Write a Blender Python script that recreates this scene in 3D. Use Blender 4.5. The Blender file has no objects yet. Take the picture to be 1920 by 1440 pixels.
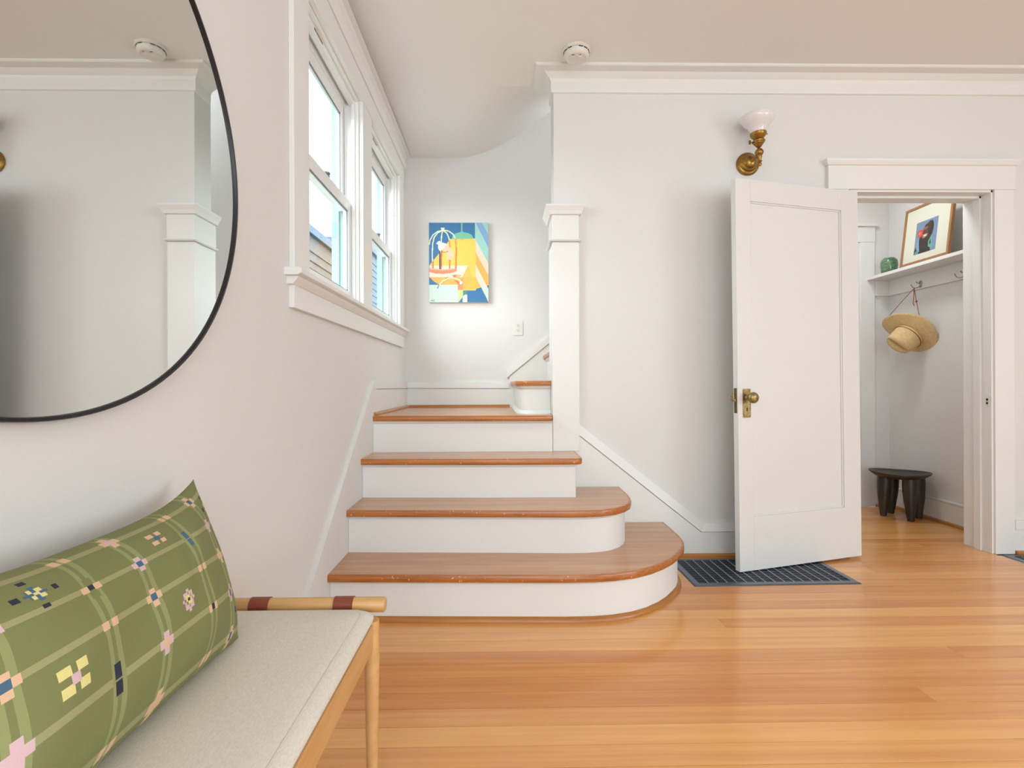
import bpy, bmesh, math, random
import numpy as np
from mathutils import Vector, Matrix
random.seed(7)
R = math.radians
sc = bpy.context.scene
col = sc.collection

# ---------------------------------------------------------------- camera, world, lights, exposure
cam_d = bpy.data.cameras.new('camera'); cam = bpy.data.objects.new('camera', cam_d); col.objects.link(cam)
cam_d.sensor_width = 36; cam_d.lens = 18.75; cam_d.clip_start = .02; cam_d.clip_end = 300
cam.matrix_world = Matrix.Translation((0, 0, 1.0)) @ Matrix.Rotation(R(-.974), 4, 'Z') @ Matrix.Rotation(R(90), 4, 'X') @ Matrix.Rotation(R(-.2), 4, 'Z')
sc.camera = cam
W = bpy.data.worlds.new('world'); sc.world = W; W.use_nodes = True
bg = W.node_tree.nodes['Background']; bg.inputs[0].default_value = (.88, .95, 1, 1); bg.inputs[1].default_value = 6.5

def area(name, loc, rot, sx, sy, power, colour):
    l = bpy.data.lights.new(name, 'AREA'); l.shape = 'RECTANGLE'; l.size = sx; l.size_y = sy
    l.energy = power; l.color = colour
    o = bpy.data.objects.new(name, l); col.objects.link(o); o.location = loc; o.rotation_euler = rot
    return o
area('daylight_rear_window', (.55, -3.08, 1.5), (R(90), 0, 0), 2.3, 1.9, 68, (.79, .92, 1))
area('daylight_side_window', (4.48, -1.1, 1.5), (R(90), 0, R(90)), 2.2, 1.9, 70, (.79, .92, 1))
area('fill_rear_right', (3.3, -3.08, 1.5), (R(90), 0, 0), 1.4, 1.9, 26, (.79, .92, 1))  # extra fill, added to soften the door's shadow on the wall
sl = bpy.data.lights.new('sun', 'SUN'); sl.energy = 4.2; sl.angle = R(60); sl.color = (1, .98, .95)
so_ = bpy.data.objects.new('sun', sl); col.objects.link(so_); so_.rotation_euler = Vector((.5, .77, -.3)).to_track_quat('-Z', 'Y').to_euler()
area('fill_upper_hall', (1.45, 3.65, 3.45), (0, R(28), 0), .6, .6, 17, (.88, .95, 1))  # unseen fill, added to brighten the back wall of the stair
area('fill_closet', (2.3, 3.6, 2.7), (0, 0, 0), .3, .3, 9.0, (.90, .93, .95))  # unseen fill without a fixture, added to brighten the closet
vs = sc.view_settings; vs.view_transform = 'Standard'; vs.look = 'None'; vs.gamma = 1; vs.use_curve_mapping = False
vs.exposure = .22

# ---------------------------------------------------------------- materials
def lin(c):
    return tuple(((v / 255) / 12.92 if v / 255 <= .04045 else ((v / 255 + .055) / 1.055) ** 2.4) for v in c)
def mat(name, rgb, rough=.5, metal=0, coat=0, spec=.5, bump=None, vary=None, **kw):
    m = bpy.data.materials.new(name); m.use_nodes = True; n = m.node_tree.nodes; L = m.node_tree.links
    p = n['Principled BSDF']; c = lin(rgb) + (1,)
    p.inputs['Base Color'].default_value = c; p.inputs['Roughness'].default_value = rough
    p.inputs['Metallic'].default_value = metal; p.inputs['Coat Weight'].default_value = coat
    p.inputs['Specular IOR Level'].default_value = spec
    for k, v in kw.items(): p.inputs[k].default_value = v
    tc = n.new('ShaderNodeTexCoord')
    if bump:      # (scale, strength, distance)
        t = n.new('ShaderNodeTexNoise'); t.inputs['Scale'].default_value = bump[0]; t.inputs['Detail'].default_value = 4
        b = n.new('ShaderNodeBump'); b.inputs['Strength'].default_value = bump[1]; b.inputs['Distance'].default_value = bump[2]
        L.new(tc.outputs['Object'], t.inputs['Vector']); L.new(t.outputs[0], b.inputs['Height']); L.new(b.outputs[0], p.inputs['Normal'])
    if vary:      # (rgb2, scale vector)
        mp = n.new('ShaderNodeMapping'); mp.inputs['Scale'].default_value = vary[1]
        t = n.new('ShaderNodeTexNoise'); t.inputs['Scale'].default_value = 1; t.inputs['Detail'].default_value = 6
        r = n.new('ShaderNodeValToRGB'); r.color_ramp.elements[0].position = .32; r.color_ramp.elements[1].position = .68
        r.color_ramp.elements[0].color = c; r.color_ramp.elements[1].color = lin(vary[0]) + (1,)
        L.new(tc.outputs['Object'], mp.inputs[0]); L.new(mp.outputs[0], t.inputs['Vector']); L.new(t.outputs[0], r.inputs[0]); L.new(r.outputs[0], p.inputs['Base Color'])
    return m
def wood(name, dark, light, scale, rough=.3, coat=.3, rnd=.5, marks=None, coat_rough=.12):
    """grain stretched along one axis, tone shifted per object"""
    m = bpy.data.materials.new(name); m.use_nodes = True; n = m.node_tree.nodes; L = m.node_tree.links
    p = n['Principled BSDF']; p.inputs['Coat Weight'].default_value = coat; p.inputs['Coat Roughness'].default_value = coat_rough
    p.inputs['Roughness'].default_value = rough
    tc = n.new('ShaderNodeTexCoord'); oi = n.new('ShaderNodeObjectInfo')
    mp = n.new('ShaderNodeMapping'); mp.inputs['Scale'].default_value = scale
    ad = n.new('ShaderNodeVectorMath'); ad.operation = 'ADD'
    ml = n.new('ShaderNodeVectorMath'); ml.operation = 'SCALE'; ml.inputs['Scale'].default_value = 37
    cx = n.new('ShaderNodeCombineXYZ')
    for i in range(3): L.new(oi.outputs['Random'], cx.inputs[i])
    L.new(cx.outputs[0], ml.inputs[0]); L.new(tc.outputs['Object'], mp.inputs[0]); L.new(mp.outputs[0], ad.inputs[0]); L.new(ml.outputs[0], ad.inputs[1])
    t = n.new('ShaderNodeTexNoise'); t.inputs['Scale'].default_value = 1; t.inputs['Detail'].default_value = 8; t.inputs['Roughness'].default_value = .62
    L.new(ad.outputs[0], t.inputs['Vector'])
    ma = n.new('ShaderNodeMath'); ma.operation = 'MULTIPLY_ADD'; ma.inputs[1].default_value = rnd; ma.inputs[2].default_value = -rnd / 2
    L.new(oi.outputs['Random'], ma.inputs[0])
    sm = n.new('ShaderNodeMath'); sm.operation = 'ADD'; L.new(t.outputs[0], sm.inputs[0]); L.new(ma.outputs[0], sm.inputs[1])
    r = n.new('ShaderNodeValToRGB'); e = r.color_ramp.elements; e[0].position = .22; e[1].position = .78
    e[0].color = lin(dark) + (1,); e[1].color = lin(light) + (1,)
    L.new(sm.outputs[0], r.inputs[0]); out = r.outputs[0]
    if marks:     # pale chips and dents of a worn finish: (rgb, scale, threshold)
        k = n.new('ShaderNodeTexNoise'); k.inputs['Scale'].default_value = marks[1]; k.inputs['Detail'].default_value = 3
        L.new(tc.outputs['Object'], k.inputs['Vector'])
        q = n.new('ShaderNodeValToRGB'); q.color_ramp.elements[0].position = marks[2]; q.color_ramp.elements[1].position = marks[2] + .03
        L.new(k.outputs[0], q.inputs[0]); mx = n.new('ShaderNodeMix'); mx.data_type = 'RGBA'
        L.new(q.outputs[0], mx.inputs[0]); L.new(out, mx.inputs[6]); mx.inputs[7].default_value = lin(marks[0]) + (1,); out = mx.outputs[2]
    L.new(out, p.inputs['Base Color'])
    b = n.new('ShaderNodeBump'); b.inputs['Strength'].default_value = .12; b.inputs['Distance'].default_value = .0006
    L.new(t.outputs[0], b.inputs['Height']); L.new(b.outputs[0], p.inputs['Normal'])
    return m
def attr_mat(name, rough=.6, bump=None, coat=0):
    m = mat(name, (200, 200, 200), rough, bump=bump, coat=coat); n = m.node_tree.nodes
    a = n.new('ShaderNodeAttribute'); a.attribute_name = 'print'
    m.node_tree.links.new(a.outputs['Color'], n['Principled BSDF'].inputs['Base Color']); return m

M_wall = mat('wall_paint', (226, 224, 221), .75, spec=.25, bump=(55, .18, .003))
M_ceil = mat('ceiling_paint', (237, 235, 233), .8, spec=.2, bump=(30, .08, .003))
M_trim = mat('trim_paint', (232, 231, 228), .38, spec=.4)
M_door = mat('door_paint', (224, 223, 220), .35, spec=.4, bump=(18, .05, .001))
M_plank = wood('plank_wood', (210, 136, 72), (240, 178, 104), (.9, 26, 26), .3, .5, .42, marks=((176, 112, 68), 21, .76), coat_rough=.1)
M_sub = mat('subfloor', (92, 52, 28), .8)
M_tread = wood('tread_wood', (182, 122, 78), (216, 168, 122), (1.4, 22, 22), .34, .45, .12, coat_rough=.2)
M_nose = wood('nosing_wood', (132, 68, 22), (208, 132, 66), (3.0, 90, 160), .36, .22, .1, marks=((226, 190, 146), 85, .68))
M_shoe = wood('shoe_wood', (150, 88, 34), (196, 134, 66), (4, 4, 60), .35, .3, .1)
M_oak = wood('oak_wood', (196, 146, 86), (222, 178, 120), (30, 3, 30), .42, .1, .1)
M_oakx = wood('oak_wood_dowel', (192, 142, 84), (220, 176, 118), (4, 50, 50), .42, .1, .1)
M_leather = mat('brown_leather', (134, 62, 40), .42, bump=(400, .15, .0005))
M_linen = mat('linen_fabric', (218, 210, 197), .9, spec=.1, bump=(420, .4, .001), vary=((230, 223, 211), (380, 130, 300)))
M_pillow = attr_mat('printed_cotton', .85, bump=(520, .35, .0008))
M_paint = attr_mat('painted_canvas', .5)
M_photo = attr_mat('photo_print', .3)
M_canvas = mat('canvas_side', (214, 205, 188), .8)
M_black = mat('black_metal', (34, 34, 37), .35, .4)
M_mirror = mat('mirror_silver', (225, 226, 224), .015, 1)
M_brass = mat('aged_brass', (170, 132, 66), .34, .9, bump=(90, .1, .001), vary=((140, 104, 50), (40, 40, 40)))
M_oldbrass = mat('worn_brass', (172, 156, 112), .36, .85, vary=((132, 108, 60), (90, 90, 90)))
M_darkbrass = mat('dark_brass', (96, 78, 40), .45, .8, vary=((120, 98, 50), (120, 120, 120)))
M_dark = mat('dark_hole', (14, 13, 12), .8)
M_opal = mat('opal_glass', (238, 232, 230), .12, coat=.4, **{'Subsurface Weight': .4, 'Subsurface Radius': (.05, .05, .05), 'Subsurface Scale': .3})
M_steel = mat('blued_steel', (104, 116, 128), .28, .75)
M_slat = mat('register_slat', (62, 70, 88), .35, .6)
M_wire = mat('register_wire', (196, 196, 190), .35, .4)
M_plastic = mat('white_plastic', (226, 222, 214), .4)
M_nickel = mat('nickel', (170, 168, 164), .22, 1)
M_straw = mat('straw_hat', (214, 184, 134), .8, spec=.2, bump=(240, .4, .001), vary=((226, 198, 150), (60, 60, 60)))
M_cord = mat('red_cord', (150, 66, 40), .7)
M_stool = mat('dark_carved_wood', (34, 30, 26), .42, bump=(60, .4, .002), vary=((62, 56, 46), (14, 14, 5)))
M_green = mat('green_glass', (72, 118, 84), .1, coat=.6, vary=((134, 168, 126), (30, 30, 120)), **{'Transmission Weight': .35})
M_frame = wood('frame_wood', (136, 92, 50), (170, 122, 74), (30, 30, 4), .45, .05, .1)
M_mat = mat('mat_board', (214, 212, 194), .8)
M_sash = mat('sash_vinyl', (236, 237, 236), .3)
M_gasket = mat('grey_gasket', (120, 128, 134), .5)
M_ext = mat('exterior_trim', (116, 142, 138), .6)
M_siding = mat('weathered_siding', (84, 73, 70), .8, vary=((98, 85, 80), (1, 1, 12)))
M_blue = mat('blue_siding', (62, 88, 106), .7)
M_cap = mat('slate_cap', (58, 76, 100), .6)
M_ground = mat('ground', (120, 120, 110), .9)
g = bpy.data.materials.new('window_glass'); g.use_nodes = True; n = g.node_tree.nodes; n.clear()
o_ = n.new('ShaderNodeOutputMaterial'); mx = n.new('ShaderNodeMixShader'); fr = n.new('ShaderNodeFresnel'); fr.inputs[0].default_value = 1.3
t_ = n.new('ShaderNodeBsdfTransparent'); t_.inputs[0].default_value = (.93, .97, .97, 1); gl = n.new('ShaderNodeBsdfGlossy'); gl.inputs['Roughness'].default_value = .02
ge = n.new('ShaderNodeNewGeometry'); sb_ = n.new('ShaderNodeMath'); sb_.operation = 'SUBTRACT'; sb_.inputs[0].default_value = 1; ml_ = n.new('ShaderNodeMath'); ml_.operation = 'MULTIPLY'
for a, b in ((ge.outputs['Backfacing'], sb_.inputs[1]), (sb_.outputs[0], ml_.inputs[0]), (fr.outputs[0], ml_.inputs[1]), (ml_.outputs[0], mx.inputs[0]), (t_.outputs[0], mx.inputs[1]), (gl.outputs[0], mx.inputs[2]), (mx.outputs[0], o_.inputs[0])): g.node_tree.links.new(a, b)
M_glass = g

# ---------------------------------------------------------------- mesh helpers
def link(name, me, parent=None, loc=None):
    o = bpy.data.objects.new(name, me); col.objects.link(o)
    if parent is not None: o.parent = parent
    if loc: o.location = loc
    return o
def obj(name, bm, m, parent=None, smooth=False, angle=35, loc=None):
    me = bpy.data.meshes.new(name)
    bmesh.ops.recalc_face_normals(bm, faces=bm.faces)
    bm.to_mesh(me); bm.free()
    for x in (m if isinstance(m, (list, tuple)) else [m]): me.materials.append(x)
    if smooth:
        me.polygons.foreach_set('use_smooth', [True] * len(me.polygons)); me.set_sharp_from_angle(angle=R(angle))
    return link(name, me, parent, loc)
def empty(name, loc=(0, 0, 0)):
    o = bpy.data.objects.new(name, None); col.objects.link(o); o.location = loc; o.empty_display_size = .05; return o
def tag(o, label=None, cat=None, group=None, kind=None):
    if label: o['label'] = label
    if cat: o['category'] = cat
    if group: o['group'] = group
    if kind: o['kind'] = kind
    return o
def B(): return bmesh.new()
def box(bm, x0, x1, y0, y1, z0, z1, bev=0, M=None):
    vs = [bm.verts.new((x, y, z)) for x in (x0, x1) for y in (y0, y1) for z in (z0, z1)]
    fs = [bm.faces.new([vs[i] for i in f]) for f in ((0, 1, 3, 2), (4, 6, 7, 5), (0, 4, 5, 1), (2, 3, 7, 6), (0, 2, 6, 4), (1, 5, 7, 3))]
    if M is not None:
        for v in vs: v.co = M @ v.co
    if bev:
        es = list({e for f in fs for e in f.edges}); bmesh.ops.bevel(bm, geom=es, offset=bev, segments=2, profile=.6, affect='EDGES')
    return bm
def prism(bm, pts, axis, a, b, M=None):
    """extrude a closed 2D outline along an axis; pts are the two other coordinates in xyz order"""
    def P(u, v, w): return {'X': (w, u, v), 'Y': (u, w, v), 'Z': (u, v, w)}[axis]
    lo = [bm.verts.new(P(u, v, a)) for u, v in pts]; hi = [bm.verts.new(P(u, v, b)) for u, v in pts]
    if M is not None:
        for v in lo + hi: v.co = M @ v.co
    n = len(pts); bm.faces.new(lo); bm.faces.new(hi[::-1])
    for i in range(n): bm.faces.new((lo[i], hi[i], hi[(i + 1) % n], lo[(i + 1) % n]))
    return bm
def lathe(bm, prof, seg=32, M=None, cap=True):
    """revolve (r, z) about z"""
    rings = []
    for r, z in prof:
        rings.append([bm.verts.new(Vector((r * math.cos(2 * math.pi * k / seg), r * math.sin(2 * math.pi * k / seg), z))) for k in range(seg)] if r > 1e-6 else [bm.verts.new((0, 0, z))])
    for A, C in zip(rings, rings[1:]):
        for k in range(seg):
            q = (k + 1) % seg
            if len(A) == 1 and len(C) == 1: continue
            if len(A) == 1: bm.faces.new((A[0], C[k], C[q]))
            elif len(C) == 1: bm.faces.new((A[k], A[q], C[0]))
            else: bm.faces.new((A[k], A[q], C[q], C[k]))
    if cap:
        for A in (rings[0], rings[-1]):
            if len(A) > 1: bm.faces.new(A)
    if M is not None:
        for A in rings:
            for v in A: v.co = M @ v.co
    return bm
def tube(bm, pts, r, seg=10, closed=False):
    pts = [Vector(p) for p in pts]; n = len(pts); rings = []
    up = Vector((0, 0, 1)); prev = None
    for i, p in enumerate(pts):
        d = (pts[(i + 1) % n] - pts[i - 1]) if closed else (pts[min(i + 1, n - 1)] - pts[max(i - 1, 0)])
        d.normalize()
        if prev is None:
            a = d.cross(up if abs(d.z) < .9 else Vector((1, 0, 0))).normalized()
        else:
            a = (prev - d * prev.dot(d)).normalized()
        prev = a; b = d.cross(a)
        rr = r[i] if isinstance(r, (list, tuple)) else r
        rings.append([bm.verts.new(p + (a * math.cos(2 * math.pi * k / seg) + b * math.sin(2 * math.pi * k / seg)) * rr) for k in range(seg)])
    for i in range(n if closed else n - 1):
        A, C = rings[i], rings[(i + 1) % n]
        for k in range(seg): bm.faces.new((A[k], A[(k + 1) % seg], C[(k + 1) % seg], C[k]))
    if not closed: bm.faces.new(rings[0]); bm.faces.new(rings[-1][::-1])
    return bm
def sweep(bm, path, prof, closed_ends=True):
    """carry a profile [(out, z)] along a flat path [(x, y)], out = to the left of travel; corners mitred"""
    P = [Vector(p) for p in path]; n = len(P); rings = []
    for i in range(n):
        d0 = (P[i] - P[i - 1]).normalized() if i else None
        d1 = (P[i + 1] - P[i]).normalized() if i < n - 1 else None
        n0 = Vector((-d0.y, d0.x)) if d0 else None; n1 = Vector((-d1.y, d1.x)) if d1 else None
        nn = n0 if n1 is None else n1 if n0 is None else (n0 + n1) / (1 + n0.dot(n1))
        rings.append([bm.verts.new((P[i].x + nn.x * o, P[i].y + nn.y * o, z)) for o, z in prof])
    m = len(prof)
    for A, C in zip(rings, rings[1:]):
        for k in range(m): bm.faces.new((A[k], A[(k + 1) % m], C[(k + 1) % m], C[k]))
    if closed_ends: bm.faces.new(rings[0]); bm.faces.new(rings[-1][::-1])
    return bm
def between(p, q):
    """matrix taking z axis at origin to direction p->q at p"""
    p, q = Vector(p), Vector(q); return Matrix.Translation(p) @ (q - p).to_track_quat('Z', 'Y').to_matrix().to_4x4()

# ================================================================ THE SETTING
WY, TY = 3.07, .17            # face of the wall beside the stair, its thickness
CZ = 2.79                     # ceiling
# ---- walls
w = B()
LX0, LX1 = -.89, -.75; WZ0, WZ1 = 1.405, 2.49
W1 = (2.035, 2.815); W2 = (3.005, 3.811)
box(w, LX0, LX1, -3.3, W1[0], 0, 2.95); box(w, LX0, LX1, W2[1], 4.32, 0, 2.95)
box(w, LX0, LX1, W1[0], W2[1], 0, WZ0); box(w, LX0, LX1, W1[0], W2[1], WZ1, 2.95); box(w, LX0, LX1, W1[1], W2[0], WZ0, WZ1)
tag(obj('wall_left', w, M_wall), kind='structure')
DX0, DX1, DZ = 2.005, 2.86, 2.12    # doorway
w = B(); box(w, .297, DX0, WY, WY + TY, 0, 4.7); box(w, DX1, 4.8, WY, WY + TY, 0, 4.7); box(w, DX0, DX1, WY, WY + TY, DZ, 4.7)
tag(obj('wall_front', w, M_wall), kind='structure')
tag(obj('wall_back', box(B(), -.95, 1.85, 4.12, 4.32, 0, 4.7), M_wall), kind='structure')
w = B(); box(w, -.95, -.6, -3.3, -3.15, 0, 2.95); box(w, 1.7, 2.6, -3.3, -3.15, 0, 2.95); box(w, 4.0, 4.8, -3.3, -3.15, 0, 2.95); box(w, 2.6, 4.0, -3.3, -3.15, 0, .55); box(w, 2.6, 4.0, -3.3, -3.15, 2.45, 2.95); box(w, -.6, 1.7, -3.3, -3.15, 0, .55); box(w, -.6, 1.7, -3.3, -3.15, 2.45, 2.95)
tag(obj('wall_rear', w, M_wall), kind='structure')
w = B(); box(w, 4.55, 4.75, -3.15, -2.2, 0, 2.95); box(w, 4.55, 4.75, 0, 3.07, 0, 2.95); box(w, 4.55, 4.75, -2.2, 0, 0, .55); box(w, 4.55, 4.75, -2.2, 0, 2.45, 2.95)
tag(obj('wall_right', w, M_wall), kind='structure')
w = B(); box(w, 1.75, 1.85, WY + TY, 4.12, 0, 4.7); tag(obj('wall_closet_left', w, M_wall), kind='structure')
tag(obj('wall_closet_right', box(B(), 3.14, 3.24, WY + TY, 4.28, 0, 2.75), M_wall), kind='structure')
tag(obj('wall_closet_back', box(B(), 1.85, 3.24, 4.28, 4.38, 0, 2.75), M_wall), kind='structure')
tag(obj('ceiling_closet', box(B(), 1.85, 3.24, WY + TY, 4.38, 2.75, 2.8), M_ceil), kind='structure')
# ---- ceiling of the room, then the plaster that warps up over the turning stair
CY = 3.205
c = B(); box(c, -.95, 4.75, -3.3, WY + .01, CZ, CZ + .12); box(c, -.95, .36, WY + .01, CY, CZ, CZ + .12)
tag(obj('ceiling', c, M_ceil), kind='structure')
def backz(x):
    pts = [(-.8, 2.742), (-.335, 2.740), (-.19, 2.765), (-.047, 2.825), (.10, 2.905), (.242, 3.0), (.395, 3.125), (.6, 3.29), (2, 4.42)]
    return float(np.interp(x, [p[0] for p in pts], [p[1] for p in pts]))
c = B(); NX, NY = 80, 20; xs = [-.76 + i * 2.62 / NX for i in range(NX + 1)]; g_ = []
for x in xs:
    zb = sum(backz(x + d) for d in (-.08, -.04, 0, .04, .08)) / 5; row = []
    for j in range(NY + 1):
        t = j / NY; y = CY + t * (4.13 - CY); s = t if zb < 2.79 else min(1, 1 - (1 - t) ** 1.6)
        row.append(c.verts.new((x, y, CZ + (zb - CZ) * s)))
    g_.append(row)
for i in range(NX):
    for j in range(NY): c.faces.new((g_[i][j], g_[i + 1][j], g_[i + 1][j + 1], g_[i][j + 1]))
ret = bmesh.ops.extrude_face_region(c, geom=c.faces[:])
for v in [e for e in ret['geom'] if isinstance(e, bmesh.types.BMVert)]: v.co.z += .05
tag(obj('ceiling_stair', c, M_ceil, smooth=True, angle=50), kind='structure')

# ---- floor with planks
floor = obj('floor', box(B(), -.95, 4.75, -3.3, 4.4, -.06, -.022), M_sub); tag(floor, kind='structure')
tag(obj('ground', box(B(), -60, 60, -40, 60, -.8, -.7), M_ground), kind='structure')
PW = .0867; y0 = 1.5615 - PW * 11; rows = int((4.28 - y0) / PW) + 1
def stair_x(y):      # the planks butt against the curved bottom step
    if y < 2.20: return -.75
    if y > 3.24: return 1.85
    return float(np.interp(y, [2.2, 2.26, 2.30, 2.42, 2.54, 2.64, 2.75], [.1, .42, .56, .72, .81, .86, .87])) if y < 3.0 else .87
pm = {}
def plank(xa, xb, y, dz):
    L = round((xb - xa) / .05) * .05 or .05; k = L
    if k not in pm:
        b = B(); box(b, 0, 1, 0, PW - .0019, -.022, 0)
        for v in b.verts: v.co.x *= L
        # eased top edges
        es = [e for e in b.edges if all(abs(v.co.z) < 1e-6 for v in e.verts)]
        bmesh.ops.bevel(b, geom=es, offset=.0005, segments=1, affect='EDGES')
        me = bpy.data.meshes.new('plank'); bmesh.ops.recalc_face_normals(b, faces=b.faces); b.to_mesh(me); b.free(); me.materials.append(M_plank); pm[k] = me
    o = link('plank', pm[k], floor, (xa, y, dz)); o.scale.x = (xb - xa - .0011) / L; return o
rr = random.Random(4)
for i in range(rows):
    y = y0 + i * PW; xe = 4.55 if y < 3.07 - PW * .5 else (2.86 if y < 3.24 - PW * .5 else 3.14); xs_ = stair_x(y) if y < 3.07 - PW * .5 else (2.0 if y < 3.24 - PW * .5 else 1.85)
    if y + PW > 4.28: break
    cuts = [xs_]
    first = rr.uniform(.9, 5.2)
    if y > 3.05: first = rr.uniform(.4, 3.0)
    x = xs_ + first
    while x < xe - .35: cuts.append(x); x += rr.uniform(2.4, 4.4)
    cuts.append(xe)
    for a, b_ in zip(cuts, cuts[1:]): plank(a, b_, y, rr.uniform(-.0005, .0003))
tag(obj('floor_rear', box(B(), -.75, 4.55, -3.15, y0 - .001, -.022, -.0003), M_plank), kind='structure')

# ---- crown moulding along the front wall, returned round the end of the wall
crown_prof = [(0, 2.672), (.012, 2.676), (.015, 2.685), (.016, 2.733), (.024, 2.748), (.052, 2.768), (.056, 2.772), (.104, 2.776), (.110, 2.781), (.110, CZ), (0, CZ)]
t1 = obj('trim_1', sweep(B(), [(.297, CY + .01), (.297, WY), (4.55, WY)][::-1], crown_prof), M_trim, smooth=True, angle=25)
t1.name = 'trim_1'; tag(t1, kind='structure')
# cove strip between left wall and ceiling
cv = B(); prism(cv, [(-.75, 2.75), (-.742, 2.765), (-.725, 2.782), (-.702, CZ - .002), (-.702, CZ), (-.75, CZ)], 'Y', -3.15, 4.12)
for v in cv.verts:
    if v.co.y > 4: v.co.z -= .048
    if v.co.y < -3: pass
tag(obj('trim_2', cv, M_ceil), kind='structure')

# ---- pilaster at the end of the wall
pil = empty('trim_3', (.36, WY, .615)); tag(pil, kind='structure')
def chl(name, bm, m, parent, **k):
    o = obj(name, bm, m, parent, **k); o.matrix_parent_inverse = Matrix.Translation(-Vector(parent.location)); return o
chl('pilaster_board', box(B(), .285, .438, 3.045, 3.268, .615, 1.812, .0015), M_trim, pil)
chl('cap_board', box(B(), .283, .437, 3.04, 3.27, 1.826, 1.964, .0015), M_trim, pil)
b = B(); sweep(b, [(.283, 3.27), (.283, 3.04), (.437, 3.04), (.437, 3.07)], [(-.0, 1.812), (-.012, 1.814), (-.016, 1.819), (-.012, 1.825), (0, 1.828)][::-1]); chl('astragal', b, M_trim, pil)
b = B(); sweep(b, [(.283, 3.27), (.283, 3.04), (.437, 3.04), (.437, 3.07)], [(0, 1.964), (-.012, 1.966), (-.02, 1.985), (-.034, 2.008), (-.036, 2.016), (0, 2.02)][::-1])
box(b, .284, .436, 3.041, 3.269, 1.97, 2.018); chl('cap_moulding', b, M_trim, pil)

# ---- baseboards and stair skirts
SL = .795
def baseboard(name, parts):
    e = empty(name, parts[0][1]); tag(e, kind='structure')
    for nm, _, bm, m in parts: chl(nm, bm, m, e)
    return e
lx0, lz0, lx1, lz1 = .438, .700, 1.138, .143
bf = B(); prism(bf, [(.30, 0), (DX0 - .115, 0), (DX0 - .115, lz1), (lx1, lz1), (lx0, lz0), (lx0, .614), (.30, .614)], 'Y', 3.052, WY)
cf = B(); prism(cf, [(lx0, lz0 + .005), (lx1, lz1 + .004), (DX0 - .115, lz1 + .004), (DX0 - .115, lz1 + .052), (lx1 + .02, lz1 + .052), (lx0, lz0 + .068)], 'Y', 3.045, WY)
for v in cf.verts:   # the cap leans back at its top edge
    if v.co.y < 3.05 and (v.co.z > .19 and (v.co.x > 1.139 or v.co.z > lz0 + .05)): v.co.y += .012
sf = B(); prism(sf, [(3.033, -.001), (3.033, .012), (3.04, .02), (3.052, .022), (3.052, -.001)], 'X', .93, DX0 - .115)
baseboard('baseboard_front', [('skirt_board', (1.2, WY, 0), bf, M_trim), ('cap_strip', 0, cf, M_trim), ('shoe_moulding', 0, sf, M_shoe)])
bf = box(B(), DX1 + .115, 4.55, 3.052, WY, .02, .143); cf = box(B(), DX1 + .115, 4.55, 3.045, WY, .144, .195, .003)
sf = B(); prism(sf, [(3.033, -.001), (3.033, .012), (3.04, .02), (3.052, .022), (3.052, -.001)], 'X', DX1 + .116, 4.55)
baseboard('baseboard_right', [('skirt_board', (3.5, WY, 0), bf, M_trim), ('cap_strip', 0, cf, M_trim), ('shoe_moulding', 0, sf, M_shoe)])
# left wall: follows the stair, then runs level round the landing
k = .765; ys, zs = 3.10, .972; yb = ys - zs / k
LZ = .822
bl = B(); prism(bl, [(-.0 + yb, 0), (4.12, 0), (4.12, zs - .004), (ys, zs), ], 'X', -.75, -.735)
cl = B(); prism(cl, [(yb - .09, 0), (yb, 0), (ys, zs + .003), (4.12, zs - .001), (4.12, zs + .047), (ys - .045, zs + .05)], 'X', -.75, -.73)
sl = B(); prism(sl, [(-.735, LZ), (-.718, LZ), (-.718, LZ + .008), (-.725, LZ + .018), (-.735, LZ + .02)], 'Y', 3.05, 4.105)
baseboard('baseboard_left', [('skirt_board', (-.75, 3.1, 0), bl, M_wall), ('cap_strip', 0, cl, M_wall), ('shoe_moulding', 0, sl, M_shoe)])
bb = B(); prism(bb, [(-.735, LZ - .1), (.05, LZ - .1), (.05, .963), (-.735, .967)], 'Y', 4.105, 4.12)
cb = B(); prism(cb, [(-.735, .9712), (.05, .9672), (.05, 1.014), (-.735, 1.018)], 'Y', 4.099, 4.12)
sb = B(); prism(sb, [(4.105, LZ), (4.088, LZ), (4.088, LZ + .008), (4.095, LZ + .018), (4.105, LZ + .02)], 'X', -.718, .05)
ub = B(); prism(ub, [(.05, LZ - .1), (1.75, LZ - .1), (1.75, 1.058 + .815 * 1.7), (.05, 1.058)], 'Y', 4.104, 4.12)
uc = B(); prism(uc, [(.05, 1.0632), (1.75, 1.0632 + .815 * 1.7), (1.75, 1.125 + .815 * 1.7), (.03, 1.112), (.03, 1.045)], 'Y', 4.095, 4.12)
baseboard('baseboard_back', [('skirt_board', (-.35, 4.12, .8), bb, M_trim), ('cap_strip', 0, cb, M_trim), ('shoe_moulding', 0, sb, M_shoe), ('stair_skirt_board', 0, ub, M_trim), ('stair_cap_strip', 0, uc, M_trim)])

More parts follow.
